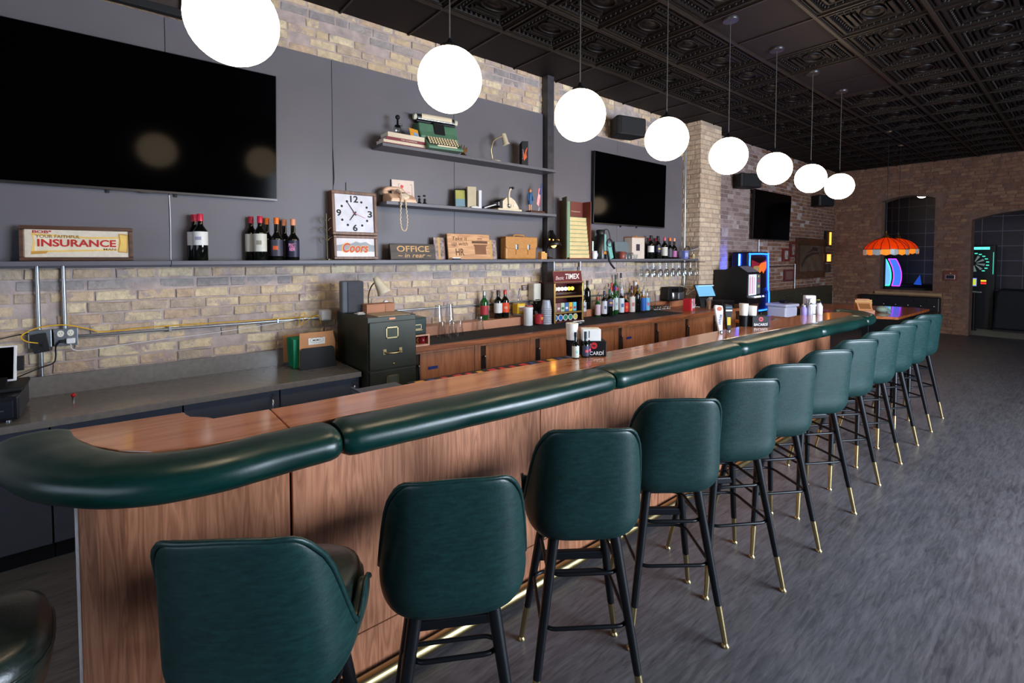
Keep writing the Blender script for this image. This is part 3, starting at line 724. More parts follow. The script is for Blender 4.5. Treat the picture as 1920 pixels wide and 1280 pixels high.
lb = O('label_card', MB().bx(.1115, .1125, -.055, .07, .185, .25), M['paper'], t)
mb = MB(); mb.tube([(.113, .0075+.052*cos(2*pi*i/28)*(1-.12*(i % 7 == 0)), .2175+.022*sin(2*pi*i/28)*(1-.15*(i % 7 == 0))) for i in range(28)], .001, 4, True); O('label_border', mb, M['mattblack'], lb)
text('lettering', 'MEMO', M['mattblack'], lb, .113, .0075, .2175, .062, .016, .01)
O('slot', MB().bx(.1115, .112, -.03, .045, .262, .268), mat('slot_brown', (90, 60, 40), .7), t)
# cash drawer and tablet at the far left
t = T('till_box', 'black cash drawer box at the far left end of the grey worktop', 'cash drawer', (.40, -.60, .79), 0)
O('case', MB().bx(-.2, .2, -.21, .205, .012, .135), mat('navy_black', (24, 26, 34), .35), t, .008); O('drawer_front', MB().bx(.2, .206, -.19, .185, .025, .115), mat('navy_black2', (30, 33, 42), .35), t, .004)
O('foot', MB().lathe([(.012, 0), (.012, .013)], 10, (.16, .16, 0)), M['galv'], t); O('foot', MB().lathe([(.012, 0), (.012, .013)], 10, (.16, -.16, 0)), M['galv'], t); O('slot', MB().bx(.206, .2075, .11, .15, .065, .069), M['galv'], t)
t = T('pos_tablet', 'white rimmed tablet till on a black stand at the far left', 'tablet', (.32, -.56, .925), 0)
O('stand_base', MB().bx(-.14, .16, -.13, .17, 0, .022), M['mattblack'], t, .006); O('stand_wedge', MB().prism_y([(-.10, .02), (.12, .02), (-.02, .12), (-.06, .12)], -.1, .1), M['mattblack'], t)
R = Matrix.Rotation(radians(-20), 3, 'Y')
O('tablet', MB().box((.02, .0, .135), (.014, .27, .20), R), M['white'], t, .005); O('screen', MB().box((.0275, .0, .1377), (.003, .245, .18), R), M['tv'], t); O('card_reader', MB().box((.015, .148, .13), (.02, .03, .08), R), M['mattblack'], t, .003)
t = T('red_bottle_stopper', 'tiny red capped stopper standing on the grey worktop near the cash drawer', 'stopper', (.28, -.20, .79)); O('stem', MB().lathe([(.006, 0), (.008, .02)], 8), M['chrome'], t); mb = MB(); mb.ball((0, 0, .032), .013, 8); O('cap', mb, paint((190, 30, 30)), t)

# ------------------------------------------------------------------ conduits, boxes and cables on the brick
def pipe(name, label, path, r, m=None, cat='conduit', straps=()):
    c = path[0]; t = T(name, label, cat, c)
    W('pipe', MB().tube(path, r, 12), m or M['galv'], t)
    for p in straps: W('strap', MB().bx(p[0]-.016, p[0]+.014, p[1]-.008, p[1]+.008, p[2]-.02, p[2]+.02), M['galv'], t, .003)
    return t
pipe('conduit', 'galvanised pipe dropping from the shelf behind the black faceplate box', [(.04, -.357, 1.595), (.04, -.357, 1.205)], .0105)
pipe('conduit', 'short galvanised pipe below the black faceplate box', [(.04, -.352, 1.09), (.04, -.352, .915)], .0105)
pipe('conduit', 'galvanised pipe dropping from the shelf to the double socket box', [(.04, -.239, 1.595), (.04, -.239, 1.20)], .0105)
pipe('conduit', 'horizontal galvanised pipe along the brick towards the filing cabinet', [(.036, -.180, 1.145), (.036, 1.42, 1.143)], .009, straps=[(.036, .30, 1.146), (.036, 1.0, 1.145)])
pipe('conduit', 'horizontal galvanised pipe behind the glasses and bottles', [(.03, 1.88, 1.152), (.03, 5.9, 1.146)], .009)
pipe('conduit', 'galvanised pipe under the shelf left of the red display case', [(.04, 4.06, 1.595), (.04, 4.06, 1.16)], .010)
pipe('conduit', 'galvanised pipe under the shelf right of the red display case', [(.04, 4.52, 1.595), (.04, 4.52, 1.16)], .012)
pipe('conduit', 'tall galvanised pipe between the grey panel and the brick pillar', [(.05, 6.90, HC-.1), (.05, 6.90, 1.15)], .016, straps=[(.05, 6.90, 2.9), (.05, 6.90, 1.9)])
t = T('socket_box', 'steel outlet box with two sockets and a white charger', 'socket', (.05, -.237, 1.147))
O('box', MB().bx(-.045, .0, -.054, .054, -.052, .052), M['galv'], t, .004); O('cover', MB().bx(.0, .004, -.056, .056, -.054, .054), M['galv'], t, .003)
def socket(t, y, z):
    o = O('socket', MB().prism_x([(y+.018*cos(a)*(1 if abs(cos(a)) < .8 else .9), z+.020*sin(a)) for a in [2*pi*i/20 for i in range(20)]], .004, .008), mat('socket_ivory', (226, 220, 204), .4), t)
    O('slot', MB().bx(.008, .0085, y-.007, y-.005, z-.002, z+.008).bx(.008, .0085, y+.005, y+.007, z-.002, z+.008).bx(.008, .0085, y-.0015, y+.0015, z-.011, z-.007), M['mattblack'], o, kind='stuff')
socket(t, -.024, .024); socket(t, .022, .026)
O('charger', MB().bx(.004, .034, .002, .044, -.040, -.006), M['white'], t, .006); O('black_plug', MB().bx(.004, .026, -.03, -.008, -.032, -.014), M['mattblack'], t, .004)
t = T('junction_box', 'steel junction box with a black faceplate hanging loose', 'junction box', (.05, -.352, 1.147))
O('box', MB().bx(-.045, .0, -.054, .05, -.056, .054), M['galv'], t, .004)
R = Matrix.Rotation(radians(8), 3, 'X'); O('faceplate', MB().box((.03, .0, -.022), (.006, .072, .115), R), M['mattblack'], t, .002); O('screw', MB().box((.034, -.006, -.066), (.002, .006, .006), R), M['chrome'], t); O('keystone', MB().box((.034, .004, -.035), (.003, .014, .016), R), M['black'], t)
def cable(name, label, pts, r, m, cat='cable', n=8):
    t = T(name, label, cat, pts[0]); W('cable', MB().tube(smooth_path(pts, n), r, 6), m, t); return t
yel = mat('yellow_cable', (222, 168, 30), .45)
cable('yellow_cable', 'yellow network cable looping out of the black faceplate and along the pipe', [(.09, -.36, 1.128), (.10, -.41, 1.145), (.085, -.43, 1.18), (.065, -.36, 1.218), (.055, -.24, 1.224), (.052, -.12, 1.185), (.05, -.05, 1.163), (.048, .25, 1.170), (.048, .7, 1.164), (.048, 1.15, 1.16), (.05, 1.30, 1.163)], .004, yel)
cable('yellow_cable', 'yellow cable coil tied above the file sorter', [(.07, 1.15, 1.10), (.08, 1.16, 1.18), (.07, 1.20, 1.19), (.08, 1.17, 1.10), (.09, 1.22, 1.14), (.08, 1.30, 1.165), (.09, 1.32, 1.10)], .0035, yel)
cable('white_cable', 'thin white cable sagging along the brick from the charger', [(.085, -.215, 1.105), (.075, -.20, 1.065), (.05, -.12, 1.055), (.04, .2, 1.075), (.04, .6, 1.095), (.045, 1.0, 1.13), (.05, 1.35, 1.17)], .0025, M['white'])
cable('black_cable', 'black power cable hanging from the socket box to the tablet till', [(.076, -.268, 1.12), (.06, -.285, 1.09), (.05, -.287, 1.03), (.05, -.30, .99), (.06, -.36, .97), (.1, -.43, .945), (.2, -.46, .945)], .004, M['mattblack'])
cable('black_cable', 'thin dark cable running to the left from the faceplate box', [(.05, -.40, 1.185), (.06, -.46, 1.18), (.08, -.60, 1.15)], .003, M['mattblack'])
t = T('white_adapter', 'white plug adapter on the brick beside the filing cabinet', 'adapter', (.05, 1.365, 1.165)); O('body', MB().bx(-.045, .05, -.04, .04, -.045, .045), M['white'], t, .012)

# ------------------------------------------------------------------ wooden back bar
FX = [(1.8, .595), (4.24, .72), (7.1, .845)]
fx = lambda y: interp(FX, y)
t = T('wooden_worktop', 'long wooden back bar worktop behind the bar', 'worktop', (.3, 4.4, .9))
W('top', MB().prism([(.02, 1.86), (fx(1.86), 1.86), (fx(4.24), 4.24), (fx(7.1), 7.1), (.285, 7.1), (.285, 6.94), (.02, 6.94)], .86, .90), M['bbtop'], t, .003)
step = mat('step_laminate', (196, 140, 112), .35, var=.06)
t = T('bottle_step', 'raised pinkish wooden step along the brick behind the bottles', 'ledge', (.1, 3.3, .9)); W('box', MB().bx(.02, .17, 1.88, 3.77, .9, .995), step, t, .003)
t = T('bottle_step', 'raised wooden step to the right of the red display case', 'ledge', (.1, 5.6, .9)); W('box', MB().bx(.02, .13, 4.30, 6.85, .9, .995), mat('step_laminate_b', (180, 118, 84), .35, var=.06), t, .003)
t = T('bar_mat', 'long black rubber mat on the wooden back bar', 'mat', (.4, 4, .9))
W('mat', MB().prism([(.175, 2.02), (fx(2.02)-.05, 2.02), (fx(4.24)-.10, 4.24), (fx(5.9)-.13, 5.85), (.14, 5.85), (.14, 4.3), (.175, 4.28)], .9, .908), M['rubber'], t)
bl = ['wooden back bar cupboard with a blue sticker next to the filing cabinet', 'wooden back bar cupboard second from the filing cabinet', 'wooden back bar cupboard third from the filing cabinet', 'wooden back bar cupboard below the red display case', 'wooden back bar cupboard below the crowded bottles', 'wooden back bar cupboard sixth from the filing cabinet', 'wooden back bar cupboard in front of the red and white carton', 'last wooden back bar cupboard before the black machine']
yb = [1.865, 2.53, 3.18, 3.80, 4.42, 5.09, 5.75, 6.42, 7.09]
sk = mat('recess_dark', (48, 28, 18), .7)
for i in range(8):
    a, b = yb[i], yb[i+1]; x0, x1 = fx(a)-.045, fx(b)-.045
    t = T('back_bar_cupboard', bl[i], 'cupboard', (.3, (a+b)/2, 0), 0, 'wooden back bar cupboards')
    xb = .30 if i == 7 else .05
    W('body', MB().prism([(xb, a+.002), (x0-.02, a+.002), (x1-.02, b-.002), (xb, b-.002)], .08, .859), M['bbwood'], t)
    W('plinth', MB().prism([(xb+.03, a+.002), (x0-.08, a+.002), (x1-.08, b-.002), (xb+.03, b-.002)], 0, .08), M['mattblack'], t)
    d = W('door', MB().prism([(x0-.019, a+.115), (x0+.001, a+.115), (x1, b-.03), (x1-.02, b-.03)], .11, .83), M['bbwood'], t, .002)
    W('finger_recess', MB().prism([(x0-.019, a+.07), (x0-.012, a+.07), (x0-.012, a+.113), (x0-.019, a+.113)], .11, .83), sk, t)
    h = MB(); h.tube([(x0-.004, a+.095, .55), (x0+.018, a+.095, .57), (x0+.018, a+.095, .72), (x0-.004, a+.095, .74)], .009, 8)
    o = O('handle', h, M['black'], d)
    h = MB(); h.ball((x0+.02, a+.095, .735), .010, 8); o = O('handle_tip', h, M['chrome'], d)
    if i in (0, 4): o = O('blue_sticker', MB().bx(fx(a+.2)-.046, fx(a+.2)-.042, a+.19, a+.28, .69, .715), paint((28, 48, 130)), d)
# striped mat along the bartender's edge of the bar
t = T('bar_rail_mat', 'black drip mat with red and yellow flags along the inner edge of the bar', 'mat', (2.2, 1.5, 1.05))
W('mat', MB().prism([(2.12, 1.05), (2.222, 1.05), (2.28, 1.71), (2.285, 2.2), (2.18, 2.2), (2.13, 1.6)], 1.045, 1.062), M['rubber'], t)
rr = random.Random(4); fm = [paint((196, 30, 40)), paint((222, 160, 30)), paint((40, 60, 140)), paint((206, 40, 44))]
for i in range(16):
    y = 1.08+i*.068; x = 2.14+(y-1.05)*.05
    W('flag', MB().bx(x, x+.05, y, y+(.03 if i % 3 else .045), 1.062, 1.0645), fm[rr.randrange(4)], t)
t = T('black_tray', 'dark tray edge behind the bar in front of the filing cabinet', 'tray', (2.1, .95, 1.03)); W('tray', MB().bx(2.03, 2.2, .82, 1.04, 1.02, 1.05), M['cabgrey'], t, .006); W('lip', MB().bx(2.03, 2.2, .82, .83, 1.05, 1.06), M['cabgrey'], t)
W('support', MB().bx(2.12, 2.288, .85, 2.1, .99, 1.02), M['mattblack'], bar)
# ------------------------------------------------------------------ shelves on the grey panelling
ZS = 1.625
t = T('long_shelf', 'long grey shelf at eye level running the length of the panelling', 'shelf', (.15, 3, ZS))
for a, b in [(-1.4, .30), (.302, 3.883), (3.99, 6.98)]: W('board', MB().bx(.041, .26, a, b, ZS-.028, ZS), M['shelfgrey'], t, .002)
W('board', MB().bx(.111, .26, 3.883, 3.99, ZS-.028, ZS), M['shelfgrey'], t, .002)
for (z, y0, lab) in [(2.60, 1.80, 'upper short grey shelf carrying the green typewriter'), (2.105, 1.83, 'lower short grey shelf carrying the beige telephone')]:
    t = T('short_shelf', lab, 'shelf', (.15, 2.9, z)); W('board', MB().bx(.041, .26, y0, 3.882, z, z+.028), M['shelfgrey'], t, .002)
U1, U2 = 2.628, 2.133

# televisions
def tv(label, y0, y1, z0, z1, x=.10, tilt=0.):
    t = T('television', label, 'television', (x, (y0+y1)/2, (z0+z1)/2), 0, None, tilt); a, b = (y1-y0)/2, (z1-z0)/2
    O('back_case', MB().bx(-.04, -.004, -a, a, -b, b), M['tvframe'], t, .004); O('wall_mount', MB().bx(-.09, -.04, -.2, .2, -.15, .15), M['mattblack'], t)
    O('screen', MB().bx(-.004, .0, -a+.006, a-.006, -b+.016, b-.006), M['tv'], t); O('bottom_bezel', MB().bx(-.004, .003, -a, a, -b, -b+.014), mat('bezel_grey', (66, 62, 60), .3, .6), t)
    O('sensor', MB().bx(-.01, .003, -.03, .03, -b-.006, -b), M['tvframe'], t)
    for y in (-.25, .2): O('strap', MB().bx(-.04, -.03, a*y*1.0-.008, a*y+.008, -b-.02, -b), M['mattblack'], t)
tv('largest television, switched off, on the grey panelling above the sign', -.62, 1.0, 2.085, 3.033, .11, .045)
tv('second television, switched off, right of the steel post', 4.71, 6.29, 2.073, 2.99, .10, .02)
tv('farthest television, switched off, beyond the brick pillar', 9.15, 10.80, 1.98, 2.905, .11, .03)
cable('white_cable', 'thin white cable hanging below the largest television', [(.045, .315, 2.08), (.043, .318, 1.9), (.043, .315, 1.63)], .003, M['white'])
cable('dark_cable', 'thin dark cable rising above the square clock', [(.043, 1.452, 2.25), (.044, 1.46, 2.32), (.043, 1.452, 2.55)], .003, M['mattblack'])
cable('dark_cable', 'second thin dark cable beside the square clock top', [(.043, 1.56, 2.22), (.043, 1.56, 2.29)], .003, M['mattblack'])

# framed needlework sign
t = T('needlework_sign', 'framed needlework sign with red lettering on a scroll, at the left of the long shelf', 'sign', (.13, -.157, ZS), 0, None, radians(-6))
w2, h2 = .264, .212
fr = [(-w2, w2, 0, .022), (-w2, w2, h2-.022, h2)]
for a, b, c, e in fr: O('frame_rail', MB().bx(0, .022, a, b, c, e), M['darkwood'], t, .004)
for a, b in [(-w2, -w2+.022), (w2-.022, w2)]: O('frame_stile', MB().bx(0, .022, a, b, .022, h2-.022), M['darkwood'], t, .004)
cv = O('canvas', MB().bx(.004, .010, -w2+.022, w2-.022, .022, h2-.022), mat('linen', (216, 204, 186), .8, var=.06, scale=60, bump=.2, bscale=500), t)
yw = mat('scroll_yellow', (228, 190, 104), .7); yd = mat('scroll_outline', (190, 138, 60), .7)
O('scroll', MB().prism_x([(-.215, .05), (.19, .065), (.205, .075), (.20, .155), (.05, .15), (-.10, .16), (-.215, .17), (-.205, .12)], .0102, .0108), yw, cv)
O('scroll_field', MB().prism_x([(-.20, .062), (.185, .075), (.19, .142), (.05, .138), (-.10, .148), (-.205, .155), (-.197, .11)], .011, .0114), mat('linen_b', (222, 208, 182), .8), cv)
O('scroll_roll', MB().prism_x([(.185, .055), (.235, .05), (.24, .17), (.19, .175), (.195, .12)], .0112, .012), yd, cv); O('scroll_roll_face', MB().prism_x([(.19, .06), (.229, .056), (.234, .164), (.196, .168), (.201, .12)], .0121, .0125), yw, cv)
O('scroll_curl', MB().prism_x([(-.215, .04), (-.15, .045), (-.14, .06), (-.215, .058)], .0112, .0118), yd, cv)
rd = mat('red_thread', (186, 40, 34), .7); br = mat('brown_thread', (120, 86, 56), .7)
text('lettering', 'BOB*', rd, cv, .0125, -.165, .177, .085, .018, .02); text('lettering', 'YOUR FAITHFUL', br, cv, .0125, -.095, .149, .2, .019, .005)
text('lettering', 'INSURANCE', rd, cv, .0127, -.005, .110, .365, .046, .03); text('lettering', 'MAN', br, cv, .0125, .145, .073, .06, .014, .005)

# bottles -------------------------------------------------------------
def bottle(name, label, loc, h, r, glass, cap, lab, group=None, lz=(.18, .52), lab2=None, neck=.28, captop=None, shoulder=.62, pourer=False, nr=.38):
    """neck: share of the height that is cap-covered/neck; lab = label colour"""
    t = T(name, label, 'bottle', loc, 0, group)
    s1 = h*shoulder; nk = r*nr
    O('glass', MB().lathe([(r*.92, 0), (r, .006), (r, s1), (r*.93, s1+h*.03), (r*.7, s1+h*.075), (nk*1.15, s1+h*.13), (nk, s1+h*.17), (nk, h*.985)], 20), glass, t)
    c0 = h*(1-neck*.55)
    if cap: O('cap', MB().lathe([(nk*1.12, c0), (nk*1.14, h*.99), (nk*1.05, h), (0.0005, h)], 14), cap, t)
    if lab:
        n = 12; rows = []
        for z in (h*lz[0], h*lz[1]): rows.append([(r*1.012*cos(a), r*1.012*sin(a), z) for a in [radians(-100+200*i/n) for i in range(n+1)]])
        mb = MB(); mb.grid(rows, True); lo = O('label', mb, lab, t); lo.rotation_euler = (0, 0, radians(-25))
        if lab2:
            rows = []
            zz = lz[0]+(lz[1]-lz[0])*.38, lz[0]+(lz[1]-lz[0])*.62
            for z in (h*zz[0], h*zz[1]): rows.append([(r*1.022*cos(a), r*1.022*sin(a), z) for a in [radians(-24+48*i/6) for i in range(7)]])
            mb = MB(); mb.grid(rows, True); O('label_print', mb, lab2, lo)
    if pourer: O('pourer', MB().tube([(0, 0, h), (0, 0, h+.025), (.012, .006, h+.055)], .004, 6), M['chrome'], t)
    return t
P_ = paint
redfoil, orangefoil, peach = P_((196, 30, 62), .3), P_((228, 110, 28), .3), P_((226, 150, 110), .3)
WHL = P_((222, 220, 216)); NAVY = P_((34, 34, 60)); MAG = P_((168, 92, 140)); DKL = P_((62, 60, 74)); ORL = P_((214, 90, 40))
bottle('wine_bottle', 'red capped wine bottle standing in front, right of the needlework sign', (.172, .478, ZS), .325, .045, M['darkglass'], redfoil, WHL, 'wine bottles on the long shelf', (.33, .62), P_((150, 150, 170)))
bottle('wine_bottle', 'red capped wine bottle half hidden behind the first one', (.082, .452, ZS), .325, .042, M['darkglass'], redfoil, WHL, 'wine bottles on the long shelf', (.33, .62))
bottle('wine_bottle', 'red capped wine bottle in front with a cream label, beside the orange capped pair', (.172, .857, ZS), .33, .044, M['darkglass'], redfoil, P_((206, 204, 192)), 'wine bottles on the long shelf', (.20, .60), P_((150, 146, 130)))
bottle('wine_bottle', 'red capped wine bottle behind the cream labelled one', (.082, .815, ZS), .33, .042, M['darkglass'], redfoil, P_((206, 204, 192)), 'wine bottles on the long shelf', (.20, .60))
bottle('wine_bottle', 'orange capped wine bottle in front with a dark label', (.172, .970, ZS), .325, .043, M['darkglass'], orangefoil, DKL, 'wine bottles on the long shelf', (.10, .48), ORL, shoulder=.5)
bottle('wine_bottle', 'orange capped wine bottle behind its twin', (.082, .925, ZS), .325, .041, M['darkglass'], orangefoil, DKL, 'wine bottles on the long shelf', (.10, .48), shoulder=.5)
b6 = bottle('wine_bottle', 'peach capped wine bottle in front with a mauve lettered label', (.172, 1.09, ZS), .32, .044, M['darkglass'], peach, NAVY, 'wine bottles on the long shelf', (.08, .48), MAG, shoulder=.5)
bottle('wine_bottle', 'peach capped wine bottle behind the mauve labelled one', (.082, 1.05, ZS), .32, .042, M['darkglass'], peach, NAVY, 'wine bottles on the long shelf', (.08, .48), shoulder=.5)
lbl = [c for c in b6.children if c.name.startswith('label')][0]
text('lettering', 'PINOT\nNOIR', P_((230, 150, 190)), lbl, .0445, 0, .10, .05, .06, .02)

# scroll candelabra
iron = mat('bronze_iron', (96, 84, 62), .4, .7)
t = T('candelabra', 'thin wrought candelabra with curled arms left of the square clock', 'candelabra', (.13, 1.365, ZS))
O('stem', MB().tube([(0, 0, 0), (0, -.005, .38)], .005, 8), iron, t); O('base', MB().tube([(0, -.06, .006), (0, .06, .006)], .005, 6).tube([(-.04, 0, .006), (.04, 0, .006)], .005, 6), iron, t)
for z in (.33, .25, .17):
    for s_ in (-1, 1):
        O('scroll_arm', MB().tube([(0, s_*(.045+(.035-.00035*k*2)*cos(radians(180-k*6))), z-.01+(.034-.0004*k)*sin(radians(180-k*6))) for k in range(48)], .0032, 6), iron, t)
# square clock with advertising panel
t = T('wall_clock', 'square wooden clock with a lit advertising panel below, standing on the long shelf', 'clock', (.075, 1.60, ZS), radians(0), None, radians(-4))
O('clock_case', MB().bx(0, .075, -.195, .195, .205, .575), M['clockwood'], t, .004)
O('panel_case', MB().bx(0, .075, -.19, .19, .0, .20), M['clockwood'], t, .004)
def rim_fr(t, y0, y1, z0, z1, wd, x0, x1, m):
    for a, b, c, e in [(y0, y1, z0, z0+wd), (y0, y1, z1-wd, z1)]: O('frame_rail', MB().bx(x0, x1, a, b, c, e), m, t, .003)
    for a, b in [(y0, y0+wd), (y1-wd, y1)]: O('frame_stile', MB().bx(x0, x1, a, b, z0+wd, z1-wd), m, t, .003)
rim_fr(t, -.195, .195, .205, .575, .026, .075, .095, M['clockwood']); rim_fr(t, -.19, .19, 0, .20, .022, .075, .095, M['clockwood'])
fa = O('dial', MB().bx(.075, .080, -.169, .169, .231, .549), mat('dial_grey', (206, 204, 212), .4), t)
for s_, y, z in [('12', 0, .513), ('3', .135, .39), ('6', 0, .268), ('9', -.135, .39)]: text('numeral', s_, M['mattblack'], fa, .0805, y, z, .07 if s_ == '12' else .042, .058, .03)
for k in (1, 2, 4, 5, 7, 8, 10, 11):
    a = radians(90-30*k); mb = MB(); mb.prism_x([(.125*cos(a)+y, .39+.115*sin(a)+z) for y, z in circ(.0105, 12)], .0803, .0812); O('hour_dot', mb, M['mattblack'], fa)
def hand(nm, ang, L, wd, m, x): 
    d = Vector((0, sin(radians(ang)), cos(radians(ang)))); p = Vector((0, d.z, -d.y)); c = Vector((x, 0, .39))
    vs = [c-d*.02+p*wd, c-d*.02-p*wd, c+d*L-p*wd*.6, c+d*L+p*wd*.6]; O(nm, MB().add(vs+[v+Vector((.001, 0, 0)) for v in vs], [(0, 1, 2, 3), (7, 6, 5, 4), (0, 4, 5, 1), (1, 5, 6, 2), (2, 6, 7, 3), (3, 7, 4, 0)]), m, fa)
hand('hour_hand', 217, .075, .006, M['mattblack'], .082); hand('minute_hand', -33, .125, .0045, M['mattblack'], .0835); hand('second_hand', 112, .10, .0015, P_((200, 40, 70)), .085)
pn = O('advert_panel', MB().bx(.075, .080, -.168, .168, .022, .178), mat('advert_panel', (214, 206, 206), .4), t)
O('mountain_print', MB().prism_x([(-.165, .07), (-.165, .118), (-.12, .125), (-.08, .142), (-.04, .132), (.0, .152), (.04, .14), (.09, .15), (.13, .125), (.166, .12), (.166, .065)], .0802, .0806), mat('mountain_grey', (150, 152, 156), .5), pn)
text('lettering', 'Coors', P_((236, 186, 60)), pn, .0808, -.005, .098, .232, .088, .05, .25); text('lettering', 'Coors', P_((196, 44, 30)), pn, .0816, -.003, .098, .222, .078, .02, .25)

# signs and briefcase on the long shelf
t = T('office_sign', 'dark wooden sign reading OFFICE in rear in gold letters', 'sign', (.16, 2.135, ZS), 0, None, radians(-10))
O('board', MB().bx(0, .018, -.23, .23, 0, .145), wood('charred_wood', (70, 56, 46), (30, 24, 22), .5, 'Y', 1.4), t, .003)
gd = mat('gold_paint', (206, 160, 100), .5)
text('lettering', 'OFFICE', gd, t, .0185, 0, .098, .33, .055, .012); text('lettering', '~ in rear ~', gd, t, .0185, .01, .036, .34, .038, .006, .2)
t = T('wooden_plaque', 'pale wooden plaque with burnt lettering leaning on the long shelf', 'plaque', (.17, 2.755, ZS), 0, None, radians(-8))
O('board', MB().bx(0, .018, -.255, .255, 0, .255), M['lightwood'], t, .004)
bn = mat('burnt_wood', (98, 62, 38), .7)
text('lettering', 'Take it\nup with', bn, t, .0185, -.115, .175, .19, .10, .006, .2); text('lettering', 'HR', bn, t, .0185, -.12, .072, .10, .07, .02)
pr = MB(); pr.prism_x([(.06, .05), (.20, .05), (.20, .13), (.215, .135), (.215, .15), (.05, .15), (.05, .135), (.06, .13)], .0182, .0188)
O('burnt_picture', pr, mat('burnt_wood_b', (124, 80, 50), .7), t); O('burnt_band', MB().bx(.0182, .0188, .03, .225, .16, .185), bn, t); O('burnt_outline', MB().bx(.0182, .0188, .10, .16, .205, .213).bx(.0182, .0188, .09, .17, .188, .192), bn, t, kind='stuff')
t = T('card_clip', 'small black clip holding a white card before the pale plaque', 'clip', (.245, 2.56, ZS)); O('card', MB().bx(-.02, -.005, -.05, .04, .012, .02), M['white'], t); O('clip', MB().bx(-.022, .012, -.045, .035, 0, .012), M['mattblack'], t, .003)
cello = mat('printed_wrap', (150, 130, 126), .2, var=.6, scale=34)
for y0, y1, h, lab in [(2.375, 2.50, .215, 'shiny wrapped print left of the pale plaque'), (3.0, 3.13, .205, 'shiny wrapped print right of the pale plaque')]:
    t = T('wrapped_print', lab, 'print', (.13, (y0+y1)/2, ZS), 0, None, radians(-7)); a = (y1-y0)/2; O('card', MB().bx(0, .006, -a, a, 0, h), cello, t, .002); O('stripe', MB().bx(.006, .0066, -a*.3, a*.1, 0, h), P_((190, 150, 80)), t)
tan = leather('tan_leather', (196, 138, 68), (166, 108, 46), .4)
t = T('briefcase', 'tan leather briefcase with two buckles standing on the long shelf', 'briefcase', (.13, 3.43, ZS))
O('body', MB().bx(-.05, .05, -.22, .22, 0, .235), tan, t, .018, 3); O('flap', MB().prism_x([(-.225, .24), (.225, .24), (.225, .14), (.20, .115), (-.20, .115), (-.225, .14)], .05, .057), tan, t, .003); O('flap_top', MB().bx(-.052, .057, -.225, .225, .232, .243), tan, t, .004)
O('handle', MB().tube(smooth_path([(0, -.07, .243), (0, -.06, .262), (0, .06, .262), (0, .07, .243)], 5), .009, 8), tan, t)
for y in (-.07, .10): O('buckle', MB().bx(.057, .064, y-.018, y+.018, .105, .16), M['chrome'], t, .004); O('strap', MB().bx(.05, .058, y-.012, y+.012, .05, .11), tan, t)
# small lit desk lamp, black hood
t = T('hooded_lamp', 'small lit black lamp with holes in its hood, by the steel post', 'lamp', (.16, 3.86, ZS))
O('base', MB().lathe([(.05, 0), (.05, .012), (.012, .03)], 20), M['black'], t); O('stem', MB().tube([(0, 0, .02), (0, -.01, .2), (.0, .0, .315), (.02, .01, .33)], .006, 8), M['black'], t)
mb = MB(); mb.lathe([(.088, -.195), (.075, -.15), (.05, -.085), (.028, -.045), (.022, -.005), (.0005, 0)], 24, cap=False); o = O('hood', mb, mat('hood_black', (28, 22, 20), .4, .3), t); o.location = (.03, .01, .33); o.rotation_euler = (0, radians(-13), 0); so = o.modifiers.new('s', 'SOLIDIFY'); so.thickness = .003
warm = emit('lamp_bulb', (255, 160, 56), 18.)
mb = MB(); mb.ball((.07, .01, .16), .03, 14); O('bulb', mb, warm, t)
for k in range(5):
    a = radians(-80+40*k); mb = MB(); mb.ball((.055+.064*cos(a), .01+.064*sin(a), .225-.012*cos(a)), .009, 8); O('hood_glow_bead', mb, emit('hole_glow', (255, 190, 80), 3.) if k == 0 else bpy.data.materials['hole_glow'], t)  # glowing beads stand in for bulb light through the hood's holes
t = T('note_holder', 'small block of yellow notes beside the tan briefcase', 'note block', (.19, 3.735, ZS)); O('block', MB().bx(-.03, .03, -.045, .04, 0, .07), P_((206, 150, 80)), t, .003); O('top_sheet', MB().bx(-.028, .028, -.04, .01, .07, .085), P_((226, 180, 110)), t)
# ------------------------------------------------------------------ upper short shelf
CR = P_((214, 198, 172)); BUR = P_((120, 34, 44)); TITLE = P_((226, 214, 190))
for k, (z, h, y0, y1, cm, lab) in enumerate([(0, .030, 1.805, 2.215, CR, 'cream book at the bottom of the stack by the typewriter'), (.031, .026, 1.83, 2.205, BUR, 'burgundy book with a pale title in the middle of the stack'), (.058, .040, 1.845, 2.20, CR, 'cream hardback on top of the stack by the typewriter')]):
    t = T('book', lab, 'book', (.19, (y0+y1)/2, U1+z), 0, 'stacked books on the upper shelf'); a = (y1-y0)/2
    O('pages', MB().bx(-.075, .068, -a+.004, a-.004, .003, h-.003), M['paper'], t); O('cover', MB().bx(-.08, .075, -a, a, 0, .003).bx(-.08, .075, -a, a, h-.003, h).bx(.070, .076, -a, a, 0, h), cm if k != 2 else cm, t)
    if k == 1: text('lettering', 'THE HANDBOOK', TITLE, t, .0765, .03, h/2, .16, .010)
    if k == 0: O('spine_band', MB().bx(.076, .0765, -a, a, 0, .006), BUR, t)
t = T('hand_mixer', 'black handled glass jar gadget standing on the stacked books', 'gadget', (.17, 1.985, U1+.098))
O('jar', MB().lathe([(.03, 0), (.034, .01), (.034, .07), (.026, .08)], 16), M['glass'], t); O('lid', MB().lathe([(.028, .08), (.028, .092), (.010, .10), (.008, .15)], 14), M['black'], t); mb = MB(); mb.ball((0, 0, .165), .022, 10); O('knob', mb, M['mattblack'], t); O('crank', MB().tube([(0, 0, .105), (.01, .035, .105), (.01, .035, .085)], .004, 6), M['chrome'], t)
